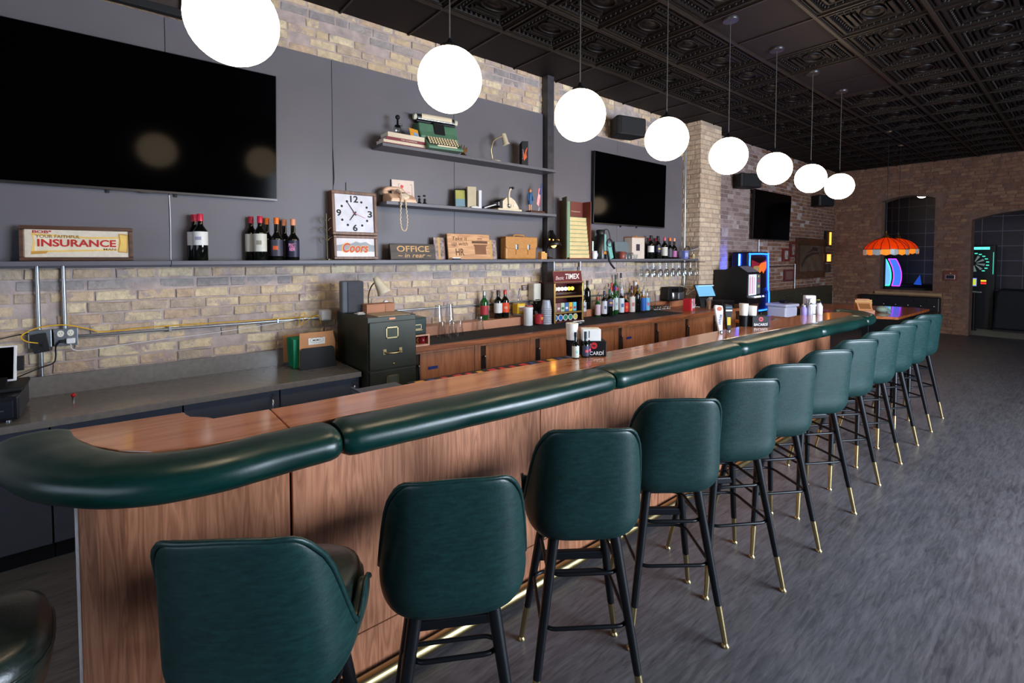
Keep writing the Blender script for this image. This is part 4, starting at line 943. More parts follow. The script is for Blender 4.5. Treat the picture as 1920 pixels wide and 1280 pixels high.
t = T('postcard', 'orange and blue postcard leaning against the typewriter', 'postcard', (.21, 2.135, U1+.098), radians(18), None, radians(-16)); O('card', MB().bx(0, .003, -.055, .055, 0, .085), P_((214, 150, 50)), t); O('print', MB().bx(.003, .0035, -.01, .05, 0, .05), P_((130, 160, 190)), t)
# typewriter
tg = mat('typewriter_green', (84, 122, 96), .45, var=.1)
t = T('typewriter', 'green portable typewriter with cream keys on the upper shelf', 'typewriter', (.14, 2.40, U1), radians(-6)); t.scale = (1, 1, 1.24)
O('body', MB().prism_y([(-.10, 0), (.08, 0), (.085, .11), (.055, .15), (.03, .215), (-.09, .225), (-.10, .18)], -.195, .195), tg, t, .014, 3)
O('keyboard_tray', MB().prism_y([(.06, 0), (.215, 0), (.215, .02), (.08, .10), (.06, .10)], -.175, .175), tg, t, .006)
kb = O('key_bed', MB().prism_y([(.085, .05), (.20, .022), (.20, .034), (.085, .098)], -.155, .155), M['mattblack'], t)
km_ = MB().lathe([(.0095, 0), (.0105, .004), (.0095, .008)], 8).mesh('key', P_((226, 208, 166)))
for r in range(4):
    for c in range(11):
        o = bpy.data.objects.new('key', km_); C.objects.link(o); o.parent = kb; f_ = r/3
        o.location = (.188-.09*f_, -.14+.0275*c+.006*r-.006, .042+.055*f_); o.rotation_euler = (0, radians(30), 0)
O('space_bar', MB().bx(.203, .216, -.09, .11, .018, .03), P_((214, 196, 160)), t, .003)
cg = O('carriage', MB().bx(-.06, -.0, -.20, .20, .225, .24), M['black'], t, .004)
O('platen', MB().tube([(-.02, -.19, .262), (-.02, .19, .262)], .024, 16), mat('platen_black', (30, 30, 30), .4), cg); O('paper_roll', MB().tube([(-.015, -.15, .268), (-.015, .16, .268)], .0245, 16), P_((222, 206, 176)), cg)
for s_ in (-1, 1): O('platen_knob', MB().tube([(-.02, s_*.195, .262), (-.02, s_*.225, .262)], .022, 14), P_((206, 200, 180)), cg)
O('paper_bail', MB().tube([(.012, -.19, .245), (.012, .19, .245)], .005, 6), M['chrome'], cg)
O('type_basket', MB().prism_y([(.03, .16), (.072, .13), (.04, .215), (.01, .235)], -.05, .06), M['mattblack'], t, .004); O('return_lever', MB().tube(smooth_path([(-.02, -.21, .27), (.02, -.235, .28), (.05, -.24, .26)], 4), .004, 6), M['chrome'], t)
bz = mat('old_bronze', (120, 84, 44), .35, .8, var=.2)
t = T('bronze_ornament', 'small bronze leaf ornament right of the typewriter', 'ornament', (.19, 2.665, U1))
O('base', MB().lathe([(.04, 0), (.042, .012), (.024, .025), (.014, .04)], 14), bz, t)
for k in range(4): a = radians(40+34*k); O('leaf', MB().prism_x([(0, .03), (.05*cos(a)-.012, .07), (.062*cos(a), .07+.05*sin(a)), (.05*cos(a)+.014, .06), (.008, .03)], -.006+.004*k, .002+.004*k), bz, t, .002)
def shade_lamp(): pass
t = T('gooseneck_lamp', 'small cream lamp with curved brass neck on the upper shelf', 'desk lamp', (.17, 3.09, U1))
O('base', MB().lathe([(.055, 0), (.055, .014), (.04, .022), (.012, .03)], 20), beige, t)
nk = [(0, -.045, .02), (.0, -.05, .05), (.01, -.07, .12), (.02, -.045, .21), (.03, .02, .258), (.035, .06, .265)]
O('neck', MB().tube(smooth_path(nk, 8), .006, 8), M['brass'], t); mb = MB(); mb.lathe([(.042, -.105), (.030, -.09), (.027, 0), (.022, .012), (.0005, .013)], 20, cap=False); o = O('shade', mb, beige, t); o.location = (.035, .07, .29); o.rotation_euler = (radians(16), radians(-6), 0); so = o.modifiers.new('s', 'SOLIDIFY'); so.thickness = .003
t = T('black_book', 'black book with orange cover print standing at the right of the upper shelf', 'book', (.17, 3.47, U1), radians(-30))
O('pages', MB().bx(-.07, .068, -.03, .03, .004, .256), M['paper'], t); O('cover', MB().bx(-.075, .07, -.034, -.03, 0, .26).bx(-.075, .07, .03, .034, 0, .26).bx(.068, .073, -.034, .034, 0, .26), M['mattblack'], t)
O('flame_print', MB().prism_x([(-.01, .05), (.02, .09), (.012, .13), (.026, .20), (.004, .16), (-.006, .11), (-.022, .17), (-.018, .09)], .0732, .0738), P_((214, 90, 40)), t)
text('lettering', 'N\nO\nI\nR', P_((150, 150, 150)), t, .0735, -.024, .12, .012, .11)

# ------------------------------------------------------------------ lower short shelf
ph = mat('telephone_beige', (214, 172, 140), .35)
t = T('telephone', 'beige desk telephone with its curly cord hanging over the shelf edge', 'telephone', (.18, 1.985, U2))
O('body', MB().prism_y([(-.10, 0), (.085, 0), (.085, .03), (.02, .075), (-.08, .085), (-.10, .06)], -.11, .13), ph, t, .010, 3); O('base', MB().bx(-.10, .086, -.115, .135, 0, .012), P_((222, 190, 164)), t, .003)
mb = MB(); mb.lathe([(.045, 0), (.045, .008), (.02, .012)], 20); o = O('dial', mb, P_((226, 206, 180)), t); o.location = (.05, .03, .055); o.rotation_euler = (0, radians(50), 0)
O('handset', MB().tube(smooth_path([(-.04, -.125, .085), (-.04, -.10, .118), (-.04, -.03, .128), (-.04, .04, .122), (-.04, .06, .09)], 5), .02, 10), ph, t, .0)
for y in (-.115, .055): mb = MB(); mb.ball((-.04, y, .088), .032, 10, (1, 1, .6)); O('handset_cup', mb, ph, t)
cpts = [(-.02, -.06, .09), (.05, -.03, .11), (.095, -.02, .06), (.10, -.03, -.03), (.10, -.035, -.17), (.10, -.02, -.245), (.10, .015, -.245), (.10, .03, -.17), (.10, .02, -.05), (.095, .015, .01), (.06, .01, .02)]
cp = smooth_path(cpts, 14); cc = []
for i, p in enumerate(cp): a = i*1.7; cc.append((p.x+.0035*cos(a), p.y+.0035*sin(a), p.z+.002*sin(a)))
O('cord', MB().tube(cc, .0055, 6), P_((216, 196, 168)), t)
t = T('greeting_card', 'cream bordered greeting card with a red star behind the telephone', 'card', (.085, 2.08, U2), radians(-8), None, radians(-6)); a = .105
O('card', MB().bx(0, .006, -a, a, 0, .225), mat('card_cream', (226, 206, 192), .7, var=.05), t); sp = O('spine', MB().bx(-.02, .006, -a-.006, -a, 0, .225), P_((60, 58, 60)), t)
O('bracket_print', MB().bx(.006, .0065, -.045, -.042, .04, .19).bx(.006, .0065, -.042, -.025, .187, .19).bx(.006, .0065, .082, .085, .04, .19).bx(.006, .0065, .065, .082, .187, .19), P_((60, 60, 66)), t, kind='stuff'); mb = MB(); mb.prism_x([(-.012+(.02 if i % 2 else .012)*cos(pi*i/8), .165+(.02 if i % 2 else .012)*sin(pi*i/8)) for i in range(16)], .006, .0066); O('star_print', mb, P_((206, 60, 60)), t); text('lettering', 'thank you\nkindly', P_((190, 110, 110)), t, .0062, .02, .10, .09, .05)
for y, h, lab in [(2.18, .07, 'small dark figurine left of a pair on the lower shelf'), (2.235, .08, 'small dark figurine right of a pair on the lower shelf')]:
    t = T('dark_figurine', lab, 'figurine', (.2, y, U2)); O('base', MB().bx(-.022, .022, -.022, .022, 0, .008), M['mattblack'], t, .002); O('body', MB().lathe([(.018, .008), (.010, .03), (.014, .045), (.006, .055)], 10), M['black'], t); mb = MB(); mb.ball((0, -.004, h), .012, 8, (1, 1.4, .8)); O('head', mb, M['black'], t)
t = T('photo_frame', 'dark framed yellow and blue picture leaning beside the beige book', 'picture', (.16, 2.655, U2), radians(-26), None, radians(-10))
rim_fr(t, -.06, .06, 0, .19, .012, 0, .014, M['mattblack']); O('picture', MB().bx(.002, .006, -.048, .048, .012, .178), P_((176, 172, 90)), t); O('picture_lower', MB().bx(.006, .0066, -.048, .048, .012, .09), P_((120, 150, 160)), t)
t = T('beige_book', 'thick beige hardback standing on the lower shelf', 'book', (.15, 2.775, U2), radians(-20)); O('pages', MB().bx(-.07, .068, -.038, .038, .004, .206), M['paper'], t); O('cover', MB().bx(-.075, .07, -.044, -.038, 0, .21).bx(-.075, .07, .038, .044, 0, .21).bx(.068, .074, -.044, .044, 0, .21), P_((180, 166, 134)), t)
t = T('white_book', 'thin white book standing right of the beige hardback', 'book', (.17, 2.855, U2), radians(-14)); O('pages', MB().bx(-.07, .066, -.012, .012, .004, .176), M['paper'], t); O('cover', MB().bx(-.072, .07, -.016, -.012, 0, .18).bx(-.072, .07, .012, .016, 0, .18).bx(.066, .07, -.016, .016, 0, .18), P_((206, 206, 214)), t)
t = T('white_clip', 'white clip lying in front of the standing books', 'clip', (.235, 2.78, U2)); O('body', MB().bx(-.012, .012, -.05, .05, 0, .014), M['white'], t, .004); O('lever', MB().bx(-.006, .01, -.03, .03, .014, .02), M['chrome'], t, .002)
t = T('notebook', 'dark notebook lying tilted against the cream label machine', 'notebook', (.19, 2.955, U2), 0); R = Matrix.Rotation(radians(16), 3, 'X'); O('cover', MB().box((0, 0, .032), (.12, .16, .014), R), P_((54, 54, 62)), t, .002); O('pages', MB().box((0, .0, .0305), (.122, .152, .008), R), M['paper'], t)
cm_ = mat('label_machine_cream', (214, 196, 168), .4)
t = T('check_writer', 'cream hand lever cheque writing machine on the lower shelf', 'machine', (.16, 3.22, U2))
O('base', MB().bx(-.08, .08, -.155, .165, 0, .022), cm_, t, .006)
O('housing', MB().prism_x([(-.08, .022), (.145, .022), (.135, .05), (.085, .115), (.03, .145), (-.03, .14), (-.08, .10)], -.055, .06), cm_, t, .006); O('number_panel', MB().prism_x([(-.12, .03), (-.08, .03), (-.08, .12), (-.11, .10)], -.05, .055), M['mattblack'], t, .003)
for k in range(5): O('number_slide', MB().bx(-.045+.02*k, -.033+.02*k, -.125, -.118, .05, .085), M['chrome'], t)
lv = O('lever', MB().tube(smooth_path([(.07, .0, .06), (.075, -.01, .14), (.075, -.005, .20), (.075, .02, .235)], 5), .010, 10), cm_, t); O('lever_grip', MB().tube([(.055, .02, .238), (.10, .03, .238)], .013, 10), M['mattblack'], lv)
mb = MB(); mb.lathe([(.024, 0), (.024, .012), (.012, .018)], 16); o = O('pivot', mb, M['chrome'], t); o.location = (.06, 0, .055); o.rotation_euler = (0, pi/2, 0); mb = MB(); mb.lathe([(.014, 0), (.014, .008)], 14); o = O('dial', mb, P_((230, 224, 210)), t); o.location = (.06, .075, .06); o.rotation_euler = (0, pi/2, 0)
t = T('suited_figurine', 'small figurine in a blue skirt suit beside a striped flag on a wooden base', 'figurine', (.19, 3.545, U2+.026)); skin = P_((206, 150, 110)); blu = P_((38, 84, 128))
O('legs', MB().tube([(0, -.012, 0), (0, -.012, .075)], .008, 8).tube([(0, .012, 0), (0, .012, .075)], .008, 8), skin, t, kind='stuff'); O('suit', MB().lathe([(.022, .065), (.026, .10), (.018, .14), (.028, .175), (.012, .195)], 14), blu, t)
for s_ in (-1, 1): O('arm', MB().tube([(0, s_*.024, .182), (.004, s_*.036, .145), (.012, s_*.03, .11)], .008, 8), blu, t)
mb = MB(); mb.ball((0, 0, .214), .017, 12, (1, .9, 1.2)); hd = O('head', mb, skin, t); mb = MB(); mb.ball((-.004, 0, .220), .0195, 12, (1, 1, 1.05)); O('hair', mb, P_((176, 100, 46)), hd)
t = T('desk_flag', 'small striped flag on a pole next to the blue suited figurine', 'flag', (.19, 3.69, U2+.026)); O('pole', MB().tube([(0, -.02, 0), (0, .03, .33)], .004, 6), M['chrome'], t); rw = [P_((206, 50, 56)), P_((228, 222, 220))]
for k in range(7): O('stripe', MB().add([(.006, .024-.012*k*.55, .265-.002*k), (.006, .012-.012*k*.55, .255-.002*k), (.012, -.03-.009*k*.55, .055+.004*k), (.012, -.018-.009*k*.55, .045+.004*k)], [(0, 1, 2, 3)]), rw[k % 2], t)
O('canton', MB().prism_x([(.03, .32), (.005, .285), (-.02, .19), (.01, .17)], .012, .014), P_((52, 68, 110)), t)
t = T('figurine_base', 'dark wooden base below the figurine and flag', 'base', (.19, 3.62, U2)); O('plinth', MB().bx(-.05, .05, -.11, .11, 0, .018), P_((62, 26, 24), .3), t, .005); O('top', MB().bx(-.042, .042, -.10, .10, .018, .026), P_((70, 32, 28), .3), t, .003)

# ------------------------------------------------------------------ long shelf, right of the post
t = T('card_index', 'tall brown card index open upright with cream green lined cards', 'card index', (.06, 4.34, ZS), 0)
bc = P_((112, 54, 44)); crm = mat('index_cream', (214, 190, 136), .7, var=.08)
O('back', MB().bx(0, .02, -.19, .19, 0, .70), bc, t, .003); O('side', MB().bx(.02, .15, .178, .19, 0, .70), bc, t, .002); O('base', MB().bx(.02, .15, -.19, .178, 0, .012), bc, t); O('lid_side', MB().prism([(.02, -.19), (.032, -.19), (.17, -.25), (.16, -.258)], 0, .73), P_((92, 90, 60)), t, .002)
text('lettering', 'Telephone', P_((226, 206, 190)), t, .0205, .05, .58, .16, .016)
for k in range(10):
    z = .013+.0495*k; c = O('index_card', MB().bx(.02, .135-.006*k, -.17, .176, z, z+.0475), crm, t, .001, 1)
    O('green_edge', MB().bx(.1352-.006*k, .1356-.006*k, -.17, .176, z+.042, z+.0475), P_((120, 156, 110)), c)
for k in range(5): O('folded_leaf', MB().prism([(.03+.02*k, -.185-.006*k), (.034+.02*k, -.185-.006*k), (.05+.02*k, -.165), (.046+.02*k, -.165)], .02, .60+.02*k), P_((96, 130, 90)), t)
t = T('binocular_case', 'black bottle shaped case with teal straps hanging over the long shelf edge', 'case', (.17, 4.75, ZS)); teal = P_((110, 170, 160)); 
O('case', MB().lathe([(.075, 0), (.078, .02), (.072, .28), (.05, .30), (.05, .325)], 20), M['blackleather'], t); O('lid', MB().lathe([(.056, .325), (.056, .36), (.04, .368)], 18), M['mattblack'], t); O('trim_strip', MB().bx(.06, .08, -.012, .02, .1, .31), teal, t, .006); O('badge', MB().bx(.074, .081, -.03, .03, .06, .095), P_((190, 120, 50)), t, .005)
O('strap', MB().tube(smooth_path([(.02, .03, .36), (.04, .09, .37), (.05, .125, .28), (.05, .13, .22)], 6), .006, 6), M['mattblack'], t); O('strap_pad', MB().box((.09, .085, .10), (.012, .07, .20), Matrix.Rotation(.3, 3, 'X')), teal, t, .006)
O('buckle', MB().tube([(.09, .07+.05*cos(2*pi*i/16), .20+.05*sin(2*pi*i/16)) for i in range(16)], .008, 6, True), M['mattblack'], t); O('hanging_strap', MB().tube(smooth_path([(.09, .03, .10), (.10, .06, -.03), (.10, .13, -.10), (.10, .16, -.12)], 6), .012, 6), M['mattblack'], t)
t = T('mug', 'white mug between the card index and the black case', 'mug', (.20, 4.60, ZS)); O('cup', MB().lathe([(.03, 0), (.034, .005), (.036, .10), (.032, .10), (.030, .01), (0.0005, .01)], 18), M['white'], t); O('handle', MB().tube([(0, .034+.028*sin(pi*i/10), .05+.032*cos(pi*i/10)) for i in range(11)], .005, 6), M['white'], t)
t = T('green_book', 'green book behind the white mug', 'book', (.10, 4.63, ZS), radians(-10)); O('cover', MB().bx(-.06, .06, -.014, .014, 0, .22), P_((52, 110, 74)), t, .002); O('pages', MB().bx(-.058, .061, -.01, .01, .003, .222), M['paper'], t)
t = T('brown_tumbler', 'reddish brown tumbler on the long shelf below the second television', 'tumbler', (.19, 5.16, ZS)); O('body', MB().lathe([(.045, 0), (.048, .005), (.05, .095), (.045, .095), (.043, .01), (.0005, .01)], 20), P_((130, 66, 58), .3), t); O('rim', MB().lathe([(.0505, .09), (.0505, .097), (.045, .097)], 20, cap=False), P_((140, 80, 70), .3), t)
t = T('grey_album', 'grey album leaning on the cream box on the long shelf', 'album', (.105, 5.27, ZS), radians(-6), None, radians(-7)); O('cover', MB().bx(0, .02, -.13, .13, 0, .23), P_((96, 108, 112)), t, .003); O('pages', MB().bx(.003, .017, -.126, .133, .003, .227), M['paper'], t)
t = T('cream_box', 'tall cream box frame with a wooden lid on the long shelf', 'box', (.11, 5.52, ZS)); O('box', MB().bx(-.06, .07, -.13, .15, 0, .285), mat('ivory_box', (206, 190, 176), .6, var=.04), t, .003); O('lid', MB().bx(-.065, .075, -.135, .155, .285, .297), P_((176, 116, 60)), t, .002); O('dark_window', MB().bx(.07, .072, -.04, .04, .11, .20), P_((60, 48, 60)), t); mb = MB(); mb.ball((0, .05, .31), .013, 8); O('lid_knob', mb, P_((190, 130, 80)), t)
t = T('wire_stand', 'small chrome wire stand holding glass bits by the brown tumbler', 'stand', (.215, 5.30, ZS)); fr_ = [(0, -.08, 0), (0, -.08, .075), (0, .06, .08), (0, .06, 0)]; O('wire_frame', MB().tube(fr_, .004, 6).tube([(-.06, -.08, 0), (-.06, -.08, .075), (-.06, .06, .08), (-.06, .06, 0)], .004, 6), M['chrome'], t, kind='stuff'); O('glass_bowl', MB().lathe([(.02, 0), (.035, .02), (.04, .06)], 14, (0, .10, 0)), M['glass'], t); O('shelf_plate', MB().bx(-.06, 0, -.08, .06, .072, .076), M['chrome'], t)
wr = 'wine bottles right of the second television'
bottle('wine_bottle', 'dark capped wine bottle with a white label beside the cream box', (.15, 5.86, ZS), .33, .046, M['darkglass'], M['black'], WHL, wr, (.28, .55))
bottle('wine_bottle', 'red capped wine bottle at the back between the dark capped pair', (.08, 5.93, ZS), .30, .040, M['darkglass'], redfoil, None, wr)
bottle('wine_bottle', 'dark capped wine bottle with a blue and gold label', (.15, 6.03, ZS), .325, .046, M['darkglass'], M['black'], NAVY, wr, (.30, .58), P_((200, 170, 90)))
bottle('wine_bottle', 'red capped wine bottle with a white label behind the blue labelled one', (.08, 6.095, ZS), .30, .042, M['darkglass'], redfoil, WHL, wr, (.25, .55))
bottle('wine_bottle', 'pink capped wine bottle with a tall cream label', (.15, 6.20, ZS), .31, .045, M['darkglass'], P_((206, 90, 110), .3), P_((200, 196, 186)), wr, (.14, .54))
bottle('wine_bottle', 'orange capped wine bottle nearest the conduit but one', (.15, 6.335, ZS), .31, .045, M['darkglass'], orangefoil, DKL, wr, (.08, .46), shoulder=.5)
bottle('wine_bottle', 'peach capped wine bottle with a mauve label, last before the conduit', (.15, 6.45, ZS), .305, .044, M['darkglass'], peach, MAG, wr, (.08, .38), shoulder=.5)
t = T('clamp_lamp', 'slim silver bar lamp pointing right beside the tall conduit', 'lamp', (.18, 6.74, ZS)); O('foot', MB().bx(-.05, .05, -.04, .05, 0, .01), M['mattblack'], t); O('arm', MB().tube(smooth_path([(0, 0, .01), (-.02, -.03, .10), (0, .0, .19), (.02, .05, .17)], 5), .006, 6), M['mattblack'], t); O('head', MB().box((.05, .24, .18), (.05, .50, .028), Matrix.Rotation(radians(9), 3, 'X')), M['galv'], t, .005); O('diffuser', MB().box((.053, .242, .163), (.04, .47, .004), Matrix.Rotation(radians(9), 3, 'X')), M['white'], t)
t = T('blue_carton', 'small blue and white carton on the shelf end', 'carton', (.20, 6.66, ZS)); O('box', MB().bx(-.03, .03, -.05, .055, .0, .12), P_((110, 118, 180)), t, .002); O('print', MB().bx(.03, .0306, -.035, .04, .03, .09), P_((170, 176, 214)), t)
t = T('gold_tin', 'small pale jar at the very end of the long shelf', 'jar', (.20, 6.90, ZS)); O('jar', MB().lathe([(.03, 0), (.03, .05), (.024, .055)], 14), P_((170, 150, 110)), t); O('lid', MB().lathe([(.026, .055), (.026, .066)], 14), M['brass'], t)
t = T('wooden_coaster', 'flat wooden piece lying beside the blue carton', 'coaster', (.19, 6.80, ZS)); O('disc', MB().lathe([(.05, 0), (.05, .015)], 18), P_((150, 104, 60)), t); O('ring', MB().lathe([(.04, .015), (.04, .02), (.034, .02)], 18, cap=False), P_((120, 80, 50)), t)
# hanging stemware under the shelf
t = T('glass_rack', 'black wire rack for stem glasses fixed under the long shelf', 'rack', (.2, 6.2, ZS-.029))
for y in [5.62+.16*k for k in range(9)]:
    W('rail', MB().tube([(.05, y, 1.575), (.40, y, 1.575)], .004, 6), M['mattblack'], t); W('hanger', MB().tube([(.22, y, 1.575), (.22, y, 1.597)], .004, 6), M['mattblack'], t)
gw = None
labg = 'clear stem glass hanging upside down from the wire rack under the long shelf'
for k in range(8):
    for j, x in enumerate((.10, .20, .30)):
        loc = (x, 5.70+.16*k, 1.573)
        if gw is None:
            gw = T('stem_glass', labg, 'glass', loc, 0, 'stem glasses hanging under the shelf')
            O('foot', MB().lathe([(.036, -.004), (.036, 0), (.006, .006)], 14), M['glass'], gw); O('stem', MB().lathe([(.004, -.09), (.004, 0)], 8), M['glass'], gw); O('bowl', MB().lathe([(.031, -.205), (.037, -.16), (.030, -.11), (.006, -.088)], 14, cap=False), M['glass'], gw)
        else: dup(gw, loc)
# ------------------------------------------------------------------ on the wooden back bar
pinkw = mat('pink_ply', (206, 160, 136), .5, var=.05)
t = T('wooden_crate', 'small open pinkish wooden box right beside the filing cabinet', 'box', (.48, 1.97, .9))
O('board', MB().bx(-.08, .08, -.10, .10, .0, .012), pinkw, t); O('board', MB().bx(-.08, .08, -.10, .10, .083, .095), pinkw, t, .001); O('board', MB().bx(-.08, .08, .088, .10, .012, .083), pinkw, t); O('board', MB().bx(-.08, .08, -.10, -.088, .012, .083), pinkw, t); O('back', MB().bx(-.08, -.07, -.088, .088, .012, .083), M['paper'], t)
t = T('red_mug', 'dark red mug inside the pinkish wooden box', 'mug', (.50, 2.03, .912)); O('cup', MB().lathe([(.03, 0), (.033, .004), (.033, .06), (.029, .06), (.027, .008), (.0005, .008)], 16), P_((120, 24, 30), .3), t); O('handle', MB().tube([(0, -.03-.018*sin(pi*i/8), .03+.018*cos(pi*i/8)) for i in range(9)], .004, 6), P_((180, 96, 40), .3), t)
t = T('card_file', 'small dark green card file box on top of the pinkish wooden box', 'file box', (.47, 1.955, .995)); dg = mat('file_green', (26, 42, 38), .35, .3)
O('body', MB().bx(-.08, .07, -.09, .095, 0, .145), dg, t, .005); O('drawer', MB().bx(.07, .076, -.082, .087, .008, .135), dg, t, .003)
h = MB()
for a, b, c, e in [(-.055, .045, .083, .088), (-.055, .045, .048, .053), (-.055, -.05, .048, .088), (.04, .045, .048, .088)]: h.bx(.076, .080, a, b, c, e)
O('label_holder', h, M['brass'], t); O('label_card', MB().bx(.076, .0775, -.05, .04, .053, .083), P_((40, 56, 50)), t); O('pull', MB().bx(.076, .09, -.05, .05, .038, .045), M['brass'], t, .002)
# pint glasses
pg = None; pl = ['clear pint glass turned upside down, front of the cluster beside the card file', 'clear pint glass upside down left of the front one in the cluster', 'clear pint glass upside down at the right of the cluster', 'upper pint glass stacked on the left of the cluster', 'upper pint glass stacked on the right of the cluster', 'clear pint glass upside down standing alone in front of the green bottle', 'clear pint glass upside down at the back of the cluster']
for k, (x, y, z) in enumerate([(.40, 2.40, .908), (.34, 2.32, .908), (.38, 2.49, .908), (.30, 2.31, 1.058), (.29, 2.44, 1.058), (.24, 2.83, .908), (.28, 2.44, .908)]):
    if k == 0:
        pg = T('pint_glass', pl[0], 'glass', (x, y, z), 0, 'upside down pint glasses'); O('wall', MB().lathe([(.043, 0), (.041, .02), (.030, .148)], 18, cap=False), M['glass'], pg); O('base', MB().lathe([(.030, .140), (.030, .149)], 18), M['glass'], pg)
    else: dup(pg, (x, y, z), 0, pl[k])
# bottles on the step, left
bottle('wine_bottle', 'green wine bottle with a red label and silver cap on the pinkish step', (.10, 2.985, .995), .30, .042, M['greenglass'], M['galv'], P_((176, 50, 60)), None, (.18, .50))
bottle('wine_bottle', 'dark wine bottle with a white label beside the green bottle', (.10, 3.17, .995), .30, .044, M['darkglass'], P_((70, 40, 44), .3), WHL, None, (.20, .55))
bottle('wine_bottle', 'dark wine bottle with an orange red label and red cap', (.105, 3.26, .995), .30, .043, M['darkglass'], P_((200, 50, 40), .3), P_((226, 76, 36)), None, (.20, .55), P_((206, 150, 120)))
t = T('sauce_jug', 'yellow labelled square jug with a clear pourer on the pinkish step', 'jug', (.10, 3.46, .995)); O('body', MB().bx(-.045, .045, -.055, .055, 0, .155), M['glass'], t, .012); O('yellow_wrap', MB().bx(-.047, .047, -.057, .057, .03, .145), P_((228, 184, 40)), t, .010); O('print', MB().bx(.0475, .048, -.03, .035, .06, .115), WHL, t); text('lettering', 'mix', P_((190, 50, 60)), t, .0482, .0, .088, .045, .022, .01, .2); O('neck', MB().lathe([(.016, .155), (.014, .22), (.018, .225)], 12), M['glass'], t); O('pourer', MB().tube([(0, 0, .22), (0, 0, .27), (.012, .006, .31)], .006, 6), M['chrome'], t)
t = T('glass_jar', 'glass jar with a red and blue band right of the yellow labelled jug', 'jar', (.11, 3.60, .995)); O('jar', MB().lathe([(.04, 0), (.045, .01), (.045, .09), (.038, .10)], 18), M['glass'], t); O('band', MB().lathe([(.0455, .09), (.0455, .115)], 18), P_((190, 60, 50)), t); O('lid', MB().lathe([(.042, .115), (.03, .125)], 18), M['galv'], t)
t = T('small_sign', 'tiny brown price plate fixed on the brick above the jar', 'plate', (.012, 3.62, 1.30)); O('plate', MB().bx(0, .006, -.04, .04, -.03, .03), P_((90, 62, 52)), t); text('lettering', 'NOT\nOK', WHL, t, .0065, 0, 0, .06, .045)
t = T('white_canister', 'white plastic canister with a lid left of the stacked plastic cups', 'canister', (.24, 3.475, .908)); O('body', MB().lathe([(.048, 0), (.05, .004), (.05, .175)], 22), M['white'], t); O('lid', MB().lathe([(.054, .175), (.054, .195), (.05, .198)], 22), M['white'], t)
t = T('red_can', 'clear tub with a red printed band between the canister and the plastic cups', 'tub', (.27, 3.605, .908)); O('tub', MB().lathe([(.042, 0), (.045, .15)], 18), M['glass'], t); O('band', MB().lathe([(.0435, .01), (.0455, .115)], 18), P_((176, 36, 44)), t); O('spot', MB().bx(.042, .048, -.012, .022, .055, .085), P_((220, 140, 60)), t, .004)
t = T('cup_stack', 'tall stack of translucent plastic cups beside the red display case', 'cups', (.29, 3.70, .908)); pc = mat('cup_plastic', (206, 212, 228), .3, var=.04, trans=.35)
for k in range(8): O('cup', MB().lathe([(.058, .022*k), (.060, .022*k+.004), (.057, .022*k+.010), (.0545, .022*k+.02)], 20), pc, t)
O('top_cup', MB().lathe([(.056, .176), (.040, .265)], 20), pc, t)
t = T('towel_dispenser', 'small cream dispenser on the brick above the plastic cups', 'dispenser', (.06, 3.73, 1.25)); O('case', MB().bx(-.045, .06, -.06, .05, -.10, .10), P_((206, 200, 186)), t, .012); O('slot', MB().bx(.055, .061, -.04, .03, -.09, -.08), M['mattblack'], t)
t = T('coffee_grinder', 'dark kettle-like pot behind the canister and cups', 'pot', (.09, 3.705, .995)); O('body', MB().lathe([(.05, 0), (.055, .05), (.045, .10), (.05, .12)], 16), M['black'], t); mb = MB(); mb.ball((0, 0, .14), .02, 8); O('knob', mb, M['black'], t)
# display case reading TIMEX
mar = mat('maroon_wood', (92, 40, 40), .35, var=.08); bras2 = mat('brass_strip', (206, 164, 96), .3, .8)
t = T('display_case', 'maroon display case with a lit shelf and sign, standing on the black mat', 'display case', (.20, 4.02, .908), radians(-4))
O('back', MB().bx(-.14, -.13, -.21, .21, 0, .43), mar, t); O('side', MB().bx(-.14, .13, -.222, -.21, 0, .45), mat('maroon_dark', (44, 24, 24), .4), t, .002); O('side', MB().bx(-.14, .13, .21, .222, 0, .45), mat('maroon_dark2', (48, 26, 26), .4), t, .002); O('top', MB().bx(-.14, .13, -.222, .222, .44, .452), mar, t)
for s_ in (-1, 1): O('post', MB().bx(.13, .146, s_*.214-.010, s_*.214+.010, -.004, .445), bras2, t, .003)
for z in (.105, .285): O('shelf', MB().bx(-.13, .13, -.21, .21, z, z+.010), mar, t); O('shelf_edge', MB().bx(.13, .136, -.205, .205, z-.004, z+.014), bras2, t)
O('base', MB().bx(-.14, .13, -.21, .21, 0, .012), mar, t); O('red_band', MB().bx(-.02, -.012, -.20, .20, .115, .155), P_((150, 26, 50)), t)
sg = O('sign_board', MB().prism_x([(-.205, .455), (.225, .455), (.205, .585), (-.225, .585)], .10, .118), P_((104, 40, 40), .35), t, .002)
O('sign_edge', MB().prism_x([(-.205, .455), (.225, .455), (.226, .461), (-.206, .461)], .118, .121).prism_x([(-.224, .579), (.206, .579), (.205, .585), (-.225, .585)], .118, .121), bras2, sg, kind='stuff')
text('lettering', 'Electric', P_((230, 200, 196)), sg, .1195, -.125, .505, .12, .04, .004, .25); text('lettering', 'TIMEX', P_((240, 226, 214)), sg, .1195, .065, .52, .22, .06, .018)
for k, c in enumerate([(255, 250, 220), (250, 255, 225), (255, 246, 214), (180, 205, 255), (255, 214, 60), (255, 220, 80)]):
    mb = MB(); mb.ball((.05, -.13+.052*k, .375), .023, 12); O('lit_bulb', mb, emit('bulb_glow_%d' % k, c, 1.6), t)
O('rod', MB().tube([(.05, -.20, .325), (.05, .20, .325)], .004, 6), M['chrome'], t); O('rod', MB().tube([(.02, -.20, .31), (.02, .20, .31)], .004, 6), M['chrome'], t)
